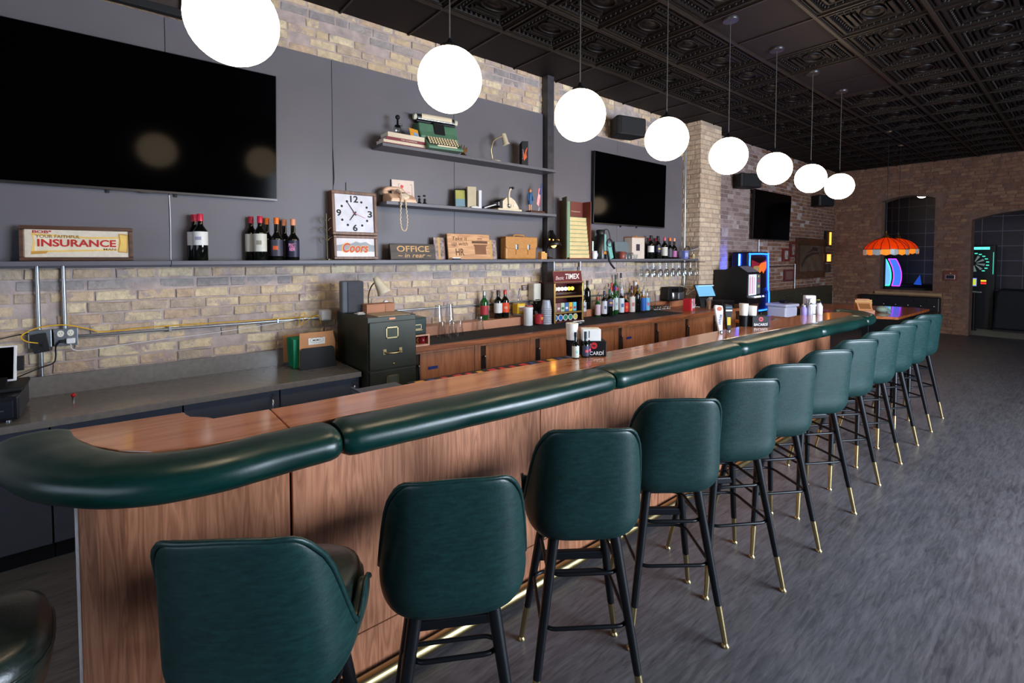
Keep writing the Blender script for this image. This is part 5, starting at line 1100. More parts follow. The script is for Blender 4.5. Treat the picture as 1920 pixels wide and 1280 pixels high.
for k, c in enumerate([(206, 196, 186), (150, 96, 96), (176, 196, 170), (70, 110, 170), (222, 180, 50), (90, 190, 214)]):
    p = O('small_pack', MB().bx(.04, .07, -.185+.062*k, -.13+.062*k, .115, .215), P_(c), t, .002); O('pack_print', MB().bx(.0702, .0708, -.175+.062*k, -.14+.062*k, .14, .165), P_([(60, 60, 60), (230, 220, 210), (30, 90, 60), (230, 230, 240), (206, 70, 50), (190, 60, 60)][k]), p)
for k, c in enumerate([(40, 120, 190), (30, 100, 180), (36, 130, 90), (40, 140, 110), (214, 190, 70)]):
    mb = MB(); mb.lathe([(.036, 0), (.036, .006)], 20); p = O('round_token', mb, WHL, t); p.location = (.09, -.165+.076*k, .05); p.rotation_euler = (0, pi/2, 0)
    mb = MB(); mb.lathe([(.027, .006), (.027, .008)], 20); O('token_print', mb, P_(c), p)
t = T('ash_tray', 'small steel tray with scoops in front of the red display case', 'tray', (.50, 3.98, .908)); O('tray', MB().lathe([(.03, 0), (.075, .02), (.078, .02), (.035, -.0)], 22, cap=False), M['galv'], t); O('scoop', MB().tube([(-.02, -.05, .025), (.03, .07, .03)], .008, 8), M['chrome'], t)
# crowd of liquor bottles: (name of look, x, y, h, r, glass, cap, label colour, label span, print, step?)
G = 'liquor bottles on the back bar'
L_ = [
 ('short green necked liquor bottle with a pink label and red cap, front left', .205, 4.665, .245, .036, 'greenglass', (200, 50, 40), (216, 186, 196), (.08, .62), None),
 ('navy capped liquor bottle with a white label, second of the front row', 0.245, 4.742, .32, .036, 'darkglass', (40, 40, 76), (206, 206, 214), (.10, .60), (110, 110, 140)),
 ('tall black pourer topped bottle at the back left of the cluster', .09, 4.60, .36, .042, 'darkglass', (20, 20, 24), None, (.1, .4), None),
 ('brown bottle half hidden at the far left of the cluster', .09, 4.50, .31, .045, 'darkglass', (30, 26, 24), None, (.1, .4), None),
 ('dark bottle with an orange and blue label and green neck', .26, 4.83, .34, .040, 'darkglass', (20, 80, 66), (70, 70, 100), (.36, .62), (214, 150, 60)),
 ('red capped bottle with a white and pink label in the front row', .225, 4.90, .36, .036, 'greenglass', (196, 46, 50), (216, 200, 206), (.16, .56), (180, 120, 140)),
 ('green bottle with a pale label and blue pourer cap', .20, 5.02, .37, .038, 'greenglass', (40, 60, 150), (196, 206, 206), (.16, .58), (150, 170, 170)),
 ('silver capped bottle with a white label and blue emblem', .215, 5.12, .315, .040, 'darkglass', (170, 176, 196), (206, 214, 222), (.06, .66), (60, 100, 160)),
 ('bright red bottle in the middle of the front row', .20, 5.23, .23, .042, 'darkglass', (190, 110, 50), (214, 40, 26), (.08, .62), (226, 110, 60)),
 ('clear bottle with a tall flowered white label and purple cap', .22, 5.34, .36, .044, 'glass', (90, 40, 60), (216, 206, 198), (.03, .60), (190, 120, 110)),
 ('slim all black wine bottle in the front row', .235, 5.44, .37, .036, 'darkglass', (14, 14, 16), None, (.1, .4), None),
 ('clear bottle with a red cap standing on the step behind the green necks', .07, 5.10, .31, .036, 'glass', (200, 40, 50), (196, 70, 70), (.18, .40), None),
 ('very tall clear bottle with a square black cap at the back', .07, 5.30, .44, .036, 'glass', (26, 26, 40), (206, 190, 186), (.30, .50), None),
 ('tall dark bottle with a red neck band at the back', .065, 5.19, .42, .034, 'greenglass', (30, 50, 40), (196, 40, 40), (.50, .60), None),
 ('white capped bottle with an orange and pink label', .12, 5.56, .31, .042, 'amber', (226, 226, 230), (226, 140, 80), (.08, .50), (226, 170, 170)),
 ('cork topped bottle of yellow liquor', .075, 5.66, .33, .040, 'yellowliq', (206, 160, 110), None, (.1, .4), None),
 ('amber bottle with a round white label', .20, 5.62, .30, .040, 'amber', (206, 206, 214), (206, 206, 214), (.48, .62), None),
 ('clear bottle with a dark blue label', .31, 5.47, .28, .036, 'glass', (206, 206, 214), (30, 96, 180), (.10, .70), None),
 ('clear bottle with a light blue label and red oval', .31, 5.55, .26, .038, 'glass', (206, 206, 214), (110, 180, 220), (.10, .75), (200, 90, 110)),
 ('clear pale bottle standing right of the red display case', .20, 4.40, .33, .040, 'glass', (206, 206, 214), (196, 200, 206), (.25, .60), (120, 120, 130)),
]
for nm, x, y, h, r, gl, cap, lb_, span, pr_ in L_:
    z = .995 if x < .13 else .908
    bottle('liquor_bottle', nm, (x, y, z), h, r, M[gl], P_(cap, .35), P_(lb_) if lb_ else None, G, span, P_(pr_) if pr_ else None, pourer=h < .33 and x > .15, nr=.34)
t = T('glass_pitcher', 'clear glass pitcher behind the blue labelled bottles', 'pitcher', (.21, 5.80, .908)); O('body', MB().lathe([(.06, 0), (.065, .01), (.055, .26), (.06, .27)], 20, cap=False), M['glass'], t); O('handle', MB().tube([(0, .06+.045*sin(pi*i/10), .14+.08*cos(pi*i/10)) for i in range(11)], .007, 6), M['glass'], t)
sg_ = None
for k in range(14):
    x, y = .24+.07*(k % 2), 5.72+.062*(k//2)
    if sg_ is None:
        sg_ = T('shot_glass', 'small clear shot glass in the double row on the black mat edge', 'glass', (x, y, .908), 0, 'shot glasses on the back bar'); O('glass', MB().lathe([(.020, 0), (.026, .065), (.023, .065), (.018, .012)], 12, cap=False), M['glass'], sg_); O('base', MB().lathe([(.020, 0), (.019, .012)], 12), M['glass'], sg_)
    else: dup(sg_, (x, y, .908))
t = T('coffee_maker', 'black coffee maker on the step near the tall conduit', 'coffee maker', (.10, 6.40, .995)); O('body', MB().bx(-.06, .06, -.10, .0, 0, .20), M['mattblack'], t, .010); O('base', MB().bx(-.06, .08, -.10, .14, 0, .025), M['mattblack'], t, .006); O('top', MB().bx(-.06, .07, -.10, .13, .18, .21), M['mattblack'], t, .008); O('carafe', MB().lathe([(.04, .03), (.05, .07), (.04, .12)], 16, (.02, .06, 0)), M['galv'], t)
t = T('toaster', 'small chrome and black appliance right of the coffee maker', 'appliance', (.10, 6.66, .995)); O('body', MB().bx(-.06, .06, -.08, .08, .01, .12), M['galv'], t, .015); O('top', MB().bx(-.05, .05, -.06, .06, .12, .20), M['mattblack'], t, .01); O('foot', MB().bx(-.05, .05, -.07, .07, 0, .01), M['mattblack'], t)
cable('white_cable', 'tangle of white cable between the tall conduit and the touch screen', [(.06, 6.80, 1.20), (.15, 6.85, 1.16), (.2, 6.72, 1.08), (.25, 6.9, 1.15), (.3, 7.02, 1.06), (.28, 6.85, .98), (.34, 6.75, .94), (.4, 6.62, .92), (.42, 6.75, .905)], .006, M['white'])
t = T('red_carton', 'red and white carton on the wooden back bar', 'carton', (.52, 6.25, .90), radians(8)); O('box', MB().bx(-.05, .05, -.085, .085, 0, .165), P_((190, 34, 46)), t, .002); O('white_panel', MB().bx(.05, .0504, -.03, .085, 0, .165), P_((206, 202, 204)), t); O('red_panel', MB().bx(.05, .0508, -.085, -.03, 0, .165), P_((196, 30, 44)), t); O('red_bar', MB().bx(.05, .0508, .03, .06, .06, .165), P_((196, 40, 60)), t); text('lettering', 'Best', P_((80, 80, 90)), t, .0512, .0, .12, .04, .03); O('red_block', MB().bx(.05, .0506, .0, .085, .0, .03), P_((196, 50, 60)), t)
t = T('touch_screen', 'touch screen till with a blue lit display on the wooden back bar', 'till', (.42, 6.82, .90), radians(-18)); O('stand', MB().prism_y([(-.10, 0), (.06, 0), (-.0, .20), (-.06, .20)], -.09, .09), M['mattblack'], t, .006)
R = Matrix.Rotation(radians(-28), 3, 'Y'); O('tablet', MB().box((.03, 0, .245), (.016, .34, .21), R), M['tvframe'], t, .005); O('display', MB().box((.0385, 0, .2493), (.003, .31, .18), R), emit('till_display', (110, 170, 205), .45), t)
O('display_bar', MB().box((.046, 0, .322), (.003, .30, .012), R), emit('till_bar', (170, 205, 225), .5), t); O('card_reader', MB().box((.02, .19, .23), (.02, .035, .09), R), M['mattblack'], t, .003)
t = T('till_box', 'black cash drawer below the touch screen', 'cash drawer', (.655, 6.93, .90), radians(-4)); O('case', MB().bx(-.13, .10, -.16, .16, 0, .11), M['mattblack'], t, .006); O('front', MB().bx(.10, .105, -.15, .15, .01, .10), M['tvframe'], t, .002)
t = T('straw_glass', 'clear glass of wooden stirrers in front of the touch screen', 'glass', (.62, 6.62, .90)); O('glass', MB().lathe([(.035, 0), (.04, .15)], 16, cap=False), M['glass'], t); 
for k in range(5): O('stirrer', MB().tube([(.01*cos(k*1.3), .01*sin(k*1.3), .004), (.022*cos(k*1.3), .022*sin(k*1.3), .125)], .006, 5), P_((196, 150, 110)), t)

# ------------------------------------------------------------------ on the bar
cadm = mat('caddy_black', (12, 12, 14), .5, spec=.25)
def caddy(label, loc, rz, cups=1, wd=.145):
    t = T('napkin_caddy', label, 'caddy', loc, rz, 'black caddies on the bar'); a = wd/2
    O('box', MB().bx(-.045, .05, -a, a, 0, .088), cadm, t, .004)
    mb = MB(); mb.lathe([(.019, 0), (.019, .0015)], 18); o = O('round_emblem', mb, P_((186, 30, 40)), t); o.location = (.0502, 0, .063); o.rotation_euler = (0, pi/2, 0)
    mb = MB(); mb.prism_x([(-.010, -.006), (-.004, -.003), (0, -.007), (.004, -.003), (.010, -.006), (.007, .006), (.002, .002), (0, .006), (-.002, .002), (-.007, .006)], .0018, .0024); o = O('winged_mark', mb, M['mattblack'], t); o.location = (.0502, 0, .063)
    text('lettering', 'BACARD\u00cd', WHL, t, .0506, 0, .022, wd*.78, .026, .015)
    if cups == 1: O('napkins', MB().bx(-.035, .04, -a+.01, a-.03, .085, .155), M['paper'], t, .004)
    else: O('side_cup', MB().lathe([(.03, .088), (.034, .165)], 16, (-.01, -a+.035, 0)), M['paper'], t)
    O('side_cup', MB().lathe([(.032, 0), (.036, .09)], 16, (0, -a-.045, 0)), cadm, t); O('straw_sleeve', MB().lathe([(.029, .07), (.036, .185)], 18, (0, -a-.045, 0)), M['paper'], t)
    return t
caddy('black napkin caddy with a winged emblem behind three small bitters bottles', (2.325, 2.125, ZB), radians(-38))
caddy('black napkin caddy with a winged emblem towards the far end of the bar', (2.41, 4.06, ZB), radians(-36), 2)
bottle('bitters_bottle', 'small bitters bottle with a pale teal label, nearest of three', (2.325, 1.985, ZB), .145, .020, M['darkglass'], M['black'], P_((206, 214, 200)), None, (.04, .48), P_((150, 190, 180)), neck=.3, shoulder=.5)
bottle('bitters_bottle', 'small bitters bottle with a dark label and pink bands, middle of three', (2.345, 2.045, ZB), .145, .020, M['darkglass'], P_((30, 56, 66)), P_((60, 60, 84)), None, (.06, .46), P_((206, 80, 80)), neck=.5, shoulder=.5)
bottle('bitters_bottle', 'small bitters bottle with a dark label, right of three beside the caddy', (2.335, 2.085, ZB), .145, .019, M['darkglass'], P_((22, 40, 50)), P_((60, 56, 80)), None, (.06, .46), P_((226, 80, 130)), neck=.5, shoulder=.5)
t = T('lemon_pick', 'bottle top with gold trim poking above the white sleeve on the bar', 'pick', (2.262, 2.06, ZB+.186)) if False else None
tap_w = mat('tap_white', (222, 222, 230), .3)
def tap(label, loc, m, bands, tilt):
    t = T('beer_tap', label, 'tap handle', loc, radians(-40), None); t.rotation_euler = (radians(tilt), 0, radians(-40))
    O('base', MB().lathe([(.018, 0), (.018, .012), (.010, .018)], 14), M['chrome'], t)
    O('handle', MB().prism_x([(-.014, .012), (.014, .012), (.020, .09), (.030, .175), (.026, .20), (-.026, .21), (-.034, .19), (-.026, .09)], -.014, .014), m, t, .006)
    return t
t = tap('white beer tap handle with an oval orange badge and blue script', (2.385, 3.50, ZB), tap_w, None, 5)
mb = MB(); mb.prism_x([(.018*cos(2*pi*i/18), .180+.016*sin(2*pi*i/18)) for i in range(18)], .014, .0155); O('oval_badge', mb, P_((196, 100, 60)), t)
o = text('lettering', 'White', P_((60, 70, 120)), t, .0146, 0, 0, .075, .022, .006, .3); o.rotation_euler = (radians(80), 0, 0); o.location = (0, 0, .10)
t = tap('black and yellow beer tap handle behind the white one', (2.395, 3.60, ZB), M['mattblack'], None, 1)
for z, c in [(.05, (206, 176, 40)), (.155, (206, 206, 214)), (.178, (60, 96, 120))]: O('band', MB().bx(.013, .016, -.014 if z < .1 else -.024, .012 if z < .1 else .024, z, z+(.06 if z < .1 else .012)), P_(c), t)
def shaker(label, x, y, h, r, m, cap):
    t = T('shaker', label, 'shaker', (x, y, ZB), 0, 'shakers at the far end of the bar'); O('body', MB().lathe([(r, 0), (r*1.02, h*.55), (r*.6, h*.75), (r*.6, h*.8)], 16), m, t); O('cap', MB().lathe([(r*.66, h*.8), (r*.66, h*.96), (r*.3, h)], 14), cap, t)
shaker('silver topped clear shaker at the far end of the bar, front left', 2.395, 5.235, .12, .030, mat('salt_clear', (206, 206, 216), .1, trans=.4), M['chrome']); shaker('lilac shaker behind the silver topped one at the far end of the bar', 2.36, 5.18, .11, .028, P_((140, 130, 196)), M['chrome'])
shaker('white labelled bottle with a black cap at the far end of the bar', 2.43, 5.37, .14, .032, P_((206, 206, 214)), M['black']); shaker('dark bottle with a yellow cap at the far end of the bar', 2.40, 5.44, .14, .028, P_((40, 46, 66)), P_((206, 206, 80)))
t = T('napkin_caddy', 'silver caddy of white napkins behind the shakers at the far end of the bar', 'caddy', (2.36, 5.33, ZB), radians(-40)); O('holder', MB().bx(-.03, .03, -.06, .06, 0, .10), M['chrome'], t, .006); O('napkins', MB().bx(-.025, .025, -.055, .05, .1, .185), P_((206, 204, 226)), t, .008); O('mill', MB().lathe([(.016, 0), (.016, .15), (.012, .16)], 12, (.055, -.03, 0)), M['chrome'], t)
# ------------------------------------------------------------------ machines and furniture beyond the bar
t = T('game_machine', 'black slant topped game machine with a red and white menu and lit buttons', 'game machine', (.58, 7.58, 0), 0)
O('pedestal', MB().bx(-.24, .22, -.22, .22, 0, .93), mat('pedestal_brown', (84, 52, 36), .5), t); 
O('cabinet', MB().prism_y([(-.28, .93), (.26, .93), (.27, 1.04), (.24, 1.05), (.25, 1.40), (.07, 1.52), (-.12, 1.45), (-.28, 1.45)], -.22, .20), mat('machine_black', (10, 10, 12), .4), t, .006)
R = Matrix.Rotation(radians(33), 3, 'Y'); O('top_sticker', MB().box((.165, -.01, 1.464), (.16, .36, .004), R), mat('sticker_grey', (110, 104, 116), .4, var=.5, scale=30), t)
O('menu_panel', MB().bx(.252, .258, -.20, .05, 1.07, 1.385), emit('menu_glow', (205, 208, 226), .55), t)
for k, y in enumerate([-.175, -.155, -.10, -.08, -.03]): O('menu_line', MB().bx(.2582, .259, y-.006, y+.006, 1.09, 1.37 if k % 2 else 1.34), P_((206, 90, 100)), t)
O('coin_panel', MB().bx(.252, .258, .07, .18, 1.08, 1.385), mat('coin_grey', (96, 98, 106), .4), t); mb = MB(); mb.ball((.258, .12, 1.35), .016, 10, (.4, 1, 1)); O('round_label', mb, P_((206, 206, 40)), t)
for z in (1.28, 1.20): O('coin_label', MB().bx(.2582, .26, .09, .16, z-.02, z+.02), P_((170, 60, 90) if z > 1.25 else (196, 186, 120)), t)
O('button_ledge', MB().prism_y([(.24, 1.03), (.34, 1.03), (.34, 1.045), (.24, 1.06)], -.22, .20), M['galv'], t, .003)
for k in range(5): mb = MB(); mb.ball((.335, -.16+.055*k+(.05 if k == 4 else 0), 1.05), .014, 8); O('lit_button', mb, emit('button_glow', (225, 245, 250), 3.) if k == 0 else bpy.data.materials['button_glow'], t)
# jukebox with blue tube outline
blue = emit('blue_tube', (24, 84, 255), 7.)
t = T('jukebox', 'tall wall jukebox outlined by a glowing blue tube, behind the black game machine', 'jukebox', (.09, 8.70, 0), radians(0))
# its face stands square to the room and looks along the bar towards the near end
O('cabinet', MB().bx(.0, .30, -.36, .42, .66, 1.74), mat('jukebox_black', (12, 12, 18), .3), t, .03)
O('wall_bracket', MB().bx(-.055, 0, -.2, .2, 1.0, 1.4), M['mattblack'], t)
O('screen', MB().prism_x([(-.30, 1.10), (.37, 1.10), (.34, 1.66), (-.30, 1.66)], .30, .306), mat('jukebox_glass', (30, 16, 22), .15), t, .004)
fire = emit('fire_glow', (240, 100, 24), .9); fire2 = emit('fire_glow_deep', (120, 24, 40), .6)
O('screen_image', MB().prism_x([(-.26, 1.40), (.30, 1.40), (.31, 1.60), (.05, 1.54), (-.26, 1.60)], .306, .308), fire2, t); O('screen_flame', MB().prism_x([(-.05, 1.42), (.05, 1.37), (.14, 1.41), (.20, 1.36), (.26, 1.42), (.31, 1.45), (.31, 1.57), (.10, 1.54), (.0, 1.48)], .308, .310), fire, t); O('screen_figure', MB().prism_x([(-.2, 1.40), (.02, 1.37), (.05, 1.46), (-.02, 1.50), (-.19, 1.49)], .310, .311), emit('amber_picture', (150, 120, 80), .5), t)
O('outline_tube', MB().tube(smooth_path([(.315, -.34, .78), (.315, -.35, 1.2), (.315, -.345, 1.66), (.315, -.30, 1.70), (.315, .32, 1.70), (.315, .37, 1.66), (.315, .395, 1.1), (.315, .43, 1.0), (.315, .43, .76), (.315, .39, .71), (.315, -.1, .71)], 4), .014, 8), blue, t)
O('side_tube', MB().tube([(.15, -.375, 1.25), (.15, -.375, 1.70)], .012, 8), emit('blue_side_tube', (24, 74, 255), 120.), t); mb = MB(); mb.ball((.30, .39, 1.02), .035, 12, (.5, 1, 1)); O('volume_knob', mb, mat('knob_blue', (50, 50, 160), .3), t)
# white bin
t = T('cool_box', 'tall white plastic bin lit violet by the jukebox', 'bin', (.80, 8.72, 0), radians(-10)); bn_ = mat('bin_plastic', (206, 204, 222), .4, var=.03)
O('body', MB().prism_y([(-.15, 0), (.13, 0), (.16, .82), (-.18, .82)], -.17, .17), bn_, t, .03, 3); O('lid', MB().bx(-.20, .18, -.19, .19, .82, .87), bn_, t, .02); O('handle_bag', MB().box((0, .06, .895), (.12, .16, .05)), M['mattblack'], t, .02)
t = T('side_table', 'low wooden table end behind the far end of the bar', 'table', (1.55, 6.55, 0)); O('table_top', MB().bx(-.35, .35, -.35, .45, .80, .84), M['tablewood'], t, .006); O('leg', MB().bx(-.05, .05, -.05, .05, 0, .80), M['black'], t); O('foot', MB().bx(-.25, .25, -.25, .25, 0, .03), M['black'], t, .01)
t = T('green_tray', 'small dark green card tray on the low table end', 'tray', (1.66, 6.35, .84), .3); O('tray', MB().bx(-.06, .06, -.14, .14, 0, .03), P_((40, 60, 48)), t, .006); O('cards', MB().bx(-.04, .04, -.1, .1, .03, .038), P_((150, 160, 140)), t)
# tufted booth along both walls, table
def booth(name, label, x0, x1, y0, y1, ht, m, face):
    t = T(name, label, 'booth', ((x0+x1)/2, (y0+y1)/2, 0)); cx, cy = (x0+x1)/2, (y0+y1)/2
    if face == 'x':
        W('backrest', MB().bx(x0, x0+.16, y0, y1, .42, ht), m, t, .03, 3); W('bench_seat', MB().bx(x0+.02, x1, y0, y1, .36, .48), m, t, .03, 3); W('plinth', MB().bx(x0+.05, x1-.06, y0, y1, 0, .36), M['mattblack'], t)
        n = int((y1-y0)/.22)
        for r in range(3):
            for i in range(n): mb = MB(); mb.ball((x0+.162, y0+.13+.22*i+(.11 if r % 2 else 0), .58+.14*r), .018, 6, (.5, 1, 1)); W('tuft_button', mb, m, t)
    else:
        W('backrest', MB().bx(x0, x1, y1-.16, y1, .42, ht), m, t, .03, 3); W('bench_seat', MB().bx(x0, x1, y0, y1-.02, .36, .48), m, t, .03, 3); W('plinth', MB().bx(x0+.04, x1-.04, y0+.06, y1-.05, 0, .36), M['mattblack'], t)
        n = int((x1-x0)/.22)
        for r in range(3):
            for i in range(n): mb = MB(); mb.ball((x0+.12+.22*i+(.11 if r % 2 else 0), y1-.162, .46+.12*r), .02, 6, (1, .5, 1)); W('tuft_button', mb, M['chrome'] if r == 1 else m, t)
booth('tufted_booth', 'olive tufted booth seat along the left brick wall', .03, .60, 9.35, 13.15, .98, M['oliveleather'], 'x')
booth('tufted_booth', 'black tufted booth seat below the far wall window', .62, 2.05, 13.1, 13.77, .78, M['blackleather'], 'y')
t = T('booth_table', 'glossy orange brown table in front of the booth seats', 'table', (1.72, 9.75, 0)); O('table_top', MB().prism([(-.95, .55), (.45, 1.05), (.66, .9), (.62, -.9), (.30, -1.05), (-.95, -.30)], .73, .77), M['tablewood'], t, .006); O('pedestal', MB().bx(-.05, .05, -.05, .05, .03, .73), M['black'], t, .01); O('foot', MB().bx(-.35, .35, -.35, .35, 0, .03), M['black'], t, .01)
t = T('menu_holder', 'wooden condiment caddy with a framed menu on the booth table', 'caddy', (1.85, 9.05, .77), radians(-50)); O('box', MB().bx(-.10, .10, -.12, .12, 0, .06), P_((190, 130, 96)), t, .004); R = Matrix.Rotation(radians(-35), 3, 'Y'); O('menu_frame', MB().box((.08, -.02, .11), (.02, .20, .14), R), P_((206, 140, 90)), t, .004); O('menu_card', MB().box((.0905, -.02, .1175), (.004, .15, .09), R), P_((150, 96, 50)), t); O('divider', MB().bx(-.06, -.03, -.10, .14, .06, .21), P_((206, 150, 80)), t, .003); O('top_rail', MB().bx(-.09, .02, -.10, .08, .21, .225), P_((206, 140, 100)), t, .003)
t = T('napkin_pile', 'crumpled pale green napkin beside the wooden caddy on the booth table', 'napkin', (2.0, 9.42, .77)); mb = MB(); mb.ball((0, 0, .05), .09, 10, (1, 1.1, .6)); O('napkin', mb, P_((140, 160, 140)), t); mb = MB(); mb.ball((.06, .05, .03), .05, 8, (1, 1.1, .6)); O('fold', mb, P_((120, 142, 130)), t)
# stained glass lamps
def stained(name, col, s, c2=None):
    if name in bpy.data.materials: return bpy.data.materials[name]
    m = emit(name, col, s); nt = m.node_tree; N = nt.nodes; L = nt.links
    tr_ = N.new('ShaderNodeBsdfTranslucent'); tr_.inputs[0].default_value = lin(*(c2 or col)); mx = N.new('ShaderNodeMixShader'); mx.inputs[0].default_value = .6
    L.new(N['Principled BSDF'].outputs[0], mx.inputs[1]); L.new(tr_.outputs[0], mx.inputs[2]); L.new(mx.outputs[0], N['Material Output'].inputs[0]); return m
def tiff(label, loc):
    t = T('stained_glass_lamp', label, 'pendant lamp', loc, 0, 'stained glass lamps over the booth table')
    n = 16; prof = [(.30, .0), (.285, .045), (.24, .10), (.17, .15), (.09, .185), (.04, .20)]
    mo = stained('orange_glass', (250, 84, 18), .28, (255, 150, 44))
    ms = [stained('amber_glass', (255, 176, 56), .7), stained('opal_glass', (176, 190, 196), .4)]
    for k in range(n):
        a0, a1 = 2*pi*k/n+.012, 2*pi*(k+1)/n-.012
        mb = MB(); rows = [[(r*cos(a), r*sin(a), z) for a in (a0, (a0+a1)/2, a1)] for r, z in prof]; mb.grid(rows, False); o = O('glass_panel', mb, mo, t); so = o.modifiers.new('s', 'SOLIDIFY'); so.thickness = .004
        mb = MB(); m_ = (a0+a1)/2; rows = [[(.302*cos(a), .302*sin(a), z) for a in (a0, m_, a1)] for z in (-.004, -.075)]; rows.append([(.296*cos(a), .296*sin(a), -.075-(.02 if i == 1 else 0)) for i, a in enumerate((a0, m_, a1))]); mb.grid(rows, False); o = O('skirt_panel', mb, ms[k % 2], t); so = o.modifiers.new('s', 'SOLIDIFY'); so.thickness = .004
    O('lead_rim', MB().tube([(.302*cos(2*pi*i/32), .302*sin(2*pi*i/32), 0) for i in range(32)], .005, 5, True), M['brass'], t)
    ll = MB()
    for k in range(n): a = 2*pi*k/n; ll.tube([((r+.003)*cos(a), (r+.003)*sin(a), z) for r, z in prof]+[], .0045, 4)
    O('lead_lines', ll, M['black'], t, kind='stuff')
    O('crown', MB().lathe([(.05, .19), (.045, .225), (.015, .24), (.012, .30)], 14), bz, t)
    O('chain', MB().tube([(0, 0, .3), (0, 0, HC-loc[2]-.02)], .004, 6), M['black'], t); O('ceiling_hook', MB().lathe([(.04, HC-loc[2]-.03), (.05, HC-loc[2]-.012)], 12), M['brass'], t)
    mb = MB(); mb.ball((0, 0, .07), .035, 12); O('bulb', mb, emit('warm_bulb', (255, 180, 90), 70.) if 'warm_bulb' not in bpy.data.materials else bpy.data.materials['warm_bulb'], t)
tiff('orange stained glass dome lamp, nearer of the pair over the booth table', (1.915, 9.95, 1.775))
tiff('orange stained glass dome lamp, farther of the pair over the booth table', (1.78, 11.35, 1.80))
# pictures and fittings on the left wall beyond the pillar
def picture(label, y0, y1, z0, z1, m_fr, wd, m_pic, extra=None):
    t = T('framed_picture', label, 'picture', (.02, (y0+y1)/2, (z0+z1)/2)); a, b = (y1-y0)/2, (z1-z0)/2
    rim_fr(t, -a, a, -b, b, wd, 0, .035, m_fr); O('picture', MB().bx(0, .012, -a+wd, a-wd, -b+wd, b-wd), m_pic, t)
    return t, a, b
t, a, b = picture('large dark framed mirror picture with curved lettering on the far left wall', 11.35, 13.05, 1.17, 2.07, M['darkwood'], .16, mat('smoked_mirror', (96, 80, 66), .2, var=.3, scale=4))
O('arched_print', MB().prism_x([(-.55, -.12), (-.3, .06), (.1, .14), (.5, .14), (.5, .10), (.1, .08), (-.3, -.02), (-.52, -.2)], .0122, .0135), P_((60, 50, 44)), t); O('dark_print', MB().prism_x([(-.3, .10), (.0, .18), (.1, .26), (.42, .24), (.4, .16), (.1, .17)], .0122, .0135), P_((50, 42, 38)), t)
picture('small red framed photo above the square empty frame', 10.66, 10.97, 1.56, 1.83, P_((110, 40, 40)), .045, mat('photo_a', (170, 160, 150), .4, var=.5, scale=14))
picture('small red framed photo nearest the large mirror picture', 11.03, 11.32, 1.65, 1.97, P_((104, 38, 36)), .045, mat('photo_b', (150, 140, 130), .4, var=.7, scale=16))
picture('square thin framed empty picture below the two small photos', 10.76, 11.22, 1.145, 1.385, P_((96, 40, 44)), .03, mat('photo_c', (120, 84, 76), .5))
pipe('conduit', 'thin conduit beside the square empty frame', [(.04, 11.28, .98), (.04, 11.28, 1.50)], .012); pipe('conduit', 'thin conduit above the jukebox behind the farthest television', [(.03, 9.55, 2.0), (.03, 9.55, 1.72)], .010, M['galv']); pipe('conduit', 'dark horizontal pipe right of the jukebox', [(.03, 9.0, 1.46), (.03, 11.26, 1.46)], .010, mat('dark_pipe', (60, 40, 44), .5))
for (y, z, h, lab) in [(13.2, 2.09, .30, 'upper amber glowing strip lamp in the far left corner'), (13.2, 1.63, .17, 'lower amber glowing strip lamp in the far left corner')]:
    t = T('strip_lamp', lab, 'wall lamp', (.03, y, z)); O('frame', MB().bx(0, .04, -.16, .16, -h/2-.03, h/2+.03), M['mattblack'], t, .004); O('glow_strip', MB().bx(.04, .06, .03, .10, -h/2, h/2), emit('strip_glow', (255, 150, 60), 3.) if 'strip_glow' not in bpy.data.materials else bpy.data.materials['strip_glow'], t)
    if h < .2: O('glow_strip', MB().bx(.04, .06, -.10, -.03, -h/2, h/2), bpy.data.materials['strip_glow'], t)
t = T('wall_box', 'small dark box under the amber strip lamps', 'box', (.04, 13.2, 1.38)); O('case', MB().bx(-.04, .05, -.12, .12, -.10, .10), P_((60, 44, 40)), t, .006); O('lid', MB().bx(.05, .056, -.1, .1, -.08, .08), P_((66, 50, 44)), t)
# wall speakers
def wallspk(label, y, z, rz):
    t = T('wall_speaker', label, 'speaker', (.20, y, z), rz); O('cabinet', MB().prism([(-.13, -.17), (.10, -.24), (.13, -.20), (.13, .20), (.10, .24), (-.13, .17)], -.12, .12), M['mattblack'], t, .02, 3); O('grille', MB().bx(.131, .138, -.19, .19, -.105, .105), mat('spk_grille', (24, 24, 26), .8, bump=.3, bscale=300) if 'spk_grille' not in bpy.data.materials else bpy.data.materials['spk_grille'], t, .003); O('bracket', MB().bx(-.2, -.1, -.03, .03, -.03, .03), M['black'], t)
wallspk('black wall speaker on the brick above the second television', 5.22, 3.33, radians(-14)); wallspk('black wall speaker on the brick just beyond the pillar', 8.62, 2.98, radians(-20)); wallspk('black wall speaker half hidden behind the last globe', 12.3, 2.9, radians(-20))
t = T('top_picture', 'dark framed picture resting on the panelling at the top left edge of the photo', 'picture', (.05, .12, 3.305)); rim_fr(t, -.34, .34, 0, .36, .05, 0, .05, M['mattblack']); O('picture', MB().bx(0, .012, -.29, .29, .05, .31), mat('dim_print', (60, 50, 46), .4, var=.3), t)
# far wall thermostat
t = T('thermostat', 'square copper wall plate with a dark display on the far wall', 'thermostat', (2.18, YF-.005, 1.25), -pi/2); O('plate', MB().bx(.0, .02, -.12, .12, -.11, .11), mat('copper_plate', (120, 66, 50), .5, .4), t, .004); O('display', MB().bx(.02, .03, -.07, .06, -.06, .01), M['tvframe'], t, .002); O('display_rim', MB().bx(.02, .028, -.08, .07, -.07, .02), M['galv'], t, .002); mb = MB(); mb.ball((.025, 0, .055), .016, 8); O('knob', mb, P_((206, 170, 130)), t)
